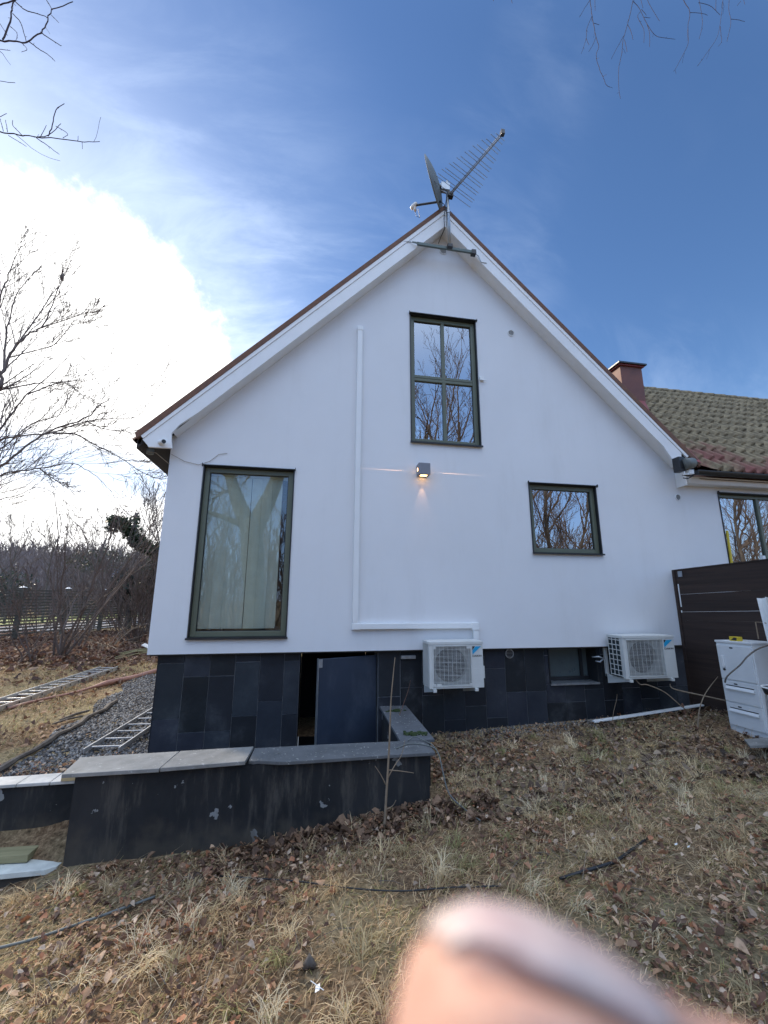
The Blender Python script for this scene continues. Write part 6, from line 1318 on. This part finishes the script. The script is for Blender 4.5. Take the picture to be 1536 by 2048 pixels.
# distance from tip (m), half width (side), half height (nail-pad), offset along nail normal
prof = [(-.0012, .0012, .0010, .0006), (-.0008, .0042, .0036, .0004), (.0002, .0064, .0056, .0002), (.002, .0080, .0071, 0), (.0055, .0092, .0082, 0), (.011, .0098, .0088, 0), (.018, .0100, .0090, 0), (.024, .0100, .0090, 0)]
def finger(m, T, ax, ss, nn, prof, k=1.0, curl=0.0, n=24):
    vs = []; P = T.copy(); d = ax.copy(); nv = nn.copy(); last = prof[0][0]; rows = []
    for (s, a, b, o) in prof:
        ds = (s-last)*k; last = s
        if s > .026 and curl: 
            rot = Matrix.Rotation(curl*ds/.03, 4, ss); d = (rot @ d).normalized(); nv = (rot @ nv).normalized()
        P = P+d*ds; rows.append((P.copy(), d.copy(), nv.copy()))
        for j in range(n):
            t_ = 2*math.pi*j/n; c, s_ = math.cos(t_), math.sin(t_)
            c = math.copysign(abs(c)**.9, c); s_ = math.copysign(abs(s_)**.9, s_)
            vs.append(P+ss*c*a*k+nv*(s_*b*k+o*k))
    R_ = len(prof); m.add(vs, [(i*n+j, i*n+(j+1) % n, (i+1)*n+(j+1) % n, (i+1)*n+j) for i in range(R_-1) for j in range(n)]+[tuple(range(n-1, -1, -1)), tuple((R_-1)*n+j for j in range(n))])
    return rows
m = MB(); rows = finger(m, tip+ax*prof[0][0], ax, ss, nn, prof, 1.0)
endP = rows[-1][0]
# the rest of the hand continues out of view, below and behind the lens
path = smoothpath([endP-ax*.012, endP-ax*.004, endP+ax*.006, cv(.026, -.062, .018), cv(.034, -.074, .002), cv(.042, -.086, -.022), cv(.040, -.095, -.045)], 4)
m.tube(path, [min(.0105, .0084+.00012*i) for i in range(len(path))], 20)
for k, L in ((1, .95), (2, .88), (3, .74)):
    ox, oy = -.006*k, -.020*k
    pth = smoothpath([cv(.040+ox, -.095+oy, -.045), cv(.042+ox, -.088+oy, -.020), cv(.038+ox, -.084+oy, .008*L), cv(.020+ox, -.084+oy, .022*L), cv(.004+ox, -.086+oy, .014*L), cv(.002+ox, -.088+oy, .004*L)], 4)
    m.tube(pth, [.0108*L*(1-.28*i/len(pth)) for i in range(len(pth))], 16)
for k in range(4):
    ox, oy = -.006*k, -.020*k
    m.tube([cv(.040+ox, -.090+oy, -.030), cv(.038+ox, -.098+oy*.95, -.055), cv(.030+ox*.6, -.112+oy*.75, -.090), cv(.022, -.128+oy*.35, -.115)], [.011, .0135, .0155, .016], 18)
m.tube(smoothpath([cv(.022, -.115, -.10), cv(.006, -.098, -.075), cv(-.008, -.086, -.050), cv(-.016, -.080, -.026), cv(-.017, -.078, -.016)], 3), [.019, .0175, .0165, .0155, .0145, .014, .0135, .013, .0125, .0115, .010, .008, .005], 16)
W0, W1, W2 = cv(.022, -.14, -.115), cv(.018, -.165, -.150), cv(.005, -.24, -.24)
m.tube([cv(.022, -.13, -.10), W0, W1, W1.lerp(W2, .5), W2], [.027, .028, .027, .031, .037], 24)
me0 = m.build('raw', skin_m, None, fix=True)
md = me0.modifiers.new('r', 'REMESH'); md.mode = 'VOXEL'; md.voxel_size = .0009; md.use_smooth_shade = True
sm = me0.modifiers.new('s', 'SMOOTH'); sm.factor = .6; sm.iterations = 8
dg = bpy.context.evaluated_depsgraph_get(); bpy.context.view_layer.update(); dg.update()
me = bpy.data.meshes.new_from_object(me0.evaluated_get(dg)); bpy.data.objects.remove(me0)
# groove where skin folds round the nail edge
V = np.empty(len(me.vertices)*3); me.vertices.foreach_get('co', V); V = V.reshape(-1, 3)
rel = V-np.array(tip); a_ = rel@np.array(ax); s_ = rel@np.array(ss); n_ = rel@np.array(nn)
sideang = np.arctan2(n_, np.abs(s_))
onf = (a_ > -.004) & (a_ < .020)
win = onf*np.clip((a_+.002)/.004, 0, 1)*np.clip((.019-a_)/.004, 0, 1)
gro = np.exp(-((sideang-R(43))/R(8))**2)*win
bul = np.exp(-((sideang-R(24))/R(15))**2)*win
rad_ = rel-np.outer(a_, np.array(ax)); rn = np.linalg.norm(rad_, axis=1, keepdims=True)+1e-9
V = V+rad_/rn*(bul*.0013-gro*.0016)[:, None]
me.vertices.foreach_set('co', V.ravel()); me.update(); me.materials.clear(); me.materials.append(skin_m); me.shade_smooth()
body = bpy.data.objects.new('palm_and_fingers', me); col.objects.link(body); body.parent = hand; body.matrix_parent_inverse = pinv(hand)
m = MB(); nu, nv_ = 16, 14; vs = []       # nail plate, curved over the nail side
for i in range(nu+1):
    u = i/nu; s = -.0006+u*.0145; hw = R(46)*(1-.45*max(0, (.35-u)/.35)**1.5)*(1-.35*max(0, (u-.8)/.2)**2)
    aa = np.interp(s, [q[0] for q in prof], [q[1] for q in prof]); bb = np.interp(s, [q[0] for q in prof], [q[2] for q in prof]); aa = max(aa, .0055+.002*u); bb = max(bb, .0042)
    for j in range(nv_+1):
        t_ = math.pi/2+hw*(2*j/nv_-1); vs.append(tip+ax*s+ss*math.cos(t_)*aa*.99+nn*(math.sin(t_)*bb*1.01+.0002-.0006*u**4))
m.add(vs, [(i*(nv_+1)+j, i*(nv_+1)+j+1, (i+1)*(nv_+1)+j+1, (i+1)*(nv_+1)+j) for i in range(nu) for j in range(nv_)])
o = m.build('fingernail', nail_m, hand, smooth=True, fix=False); md = o.modifiers.new('t', 'SOLIDIFY'); md.thickness = .0005; md.offset = -1
m = MB(); m.tube([W1.lerp(W2, .35), W1.lerp(W2, .4), W1.lerp(W2, 1.2), W1.lerp(W2, 2.4)], [.033, .037, .045, .05], 24); m.build('sleeve', pm('dark_sleeve', (.02, .022, .03), .95, bump=.5, bscale=400), hand, smooth=True)
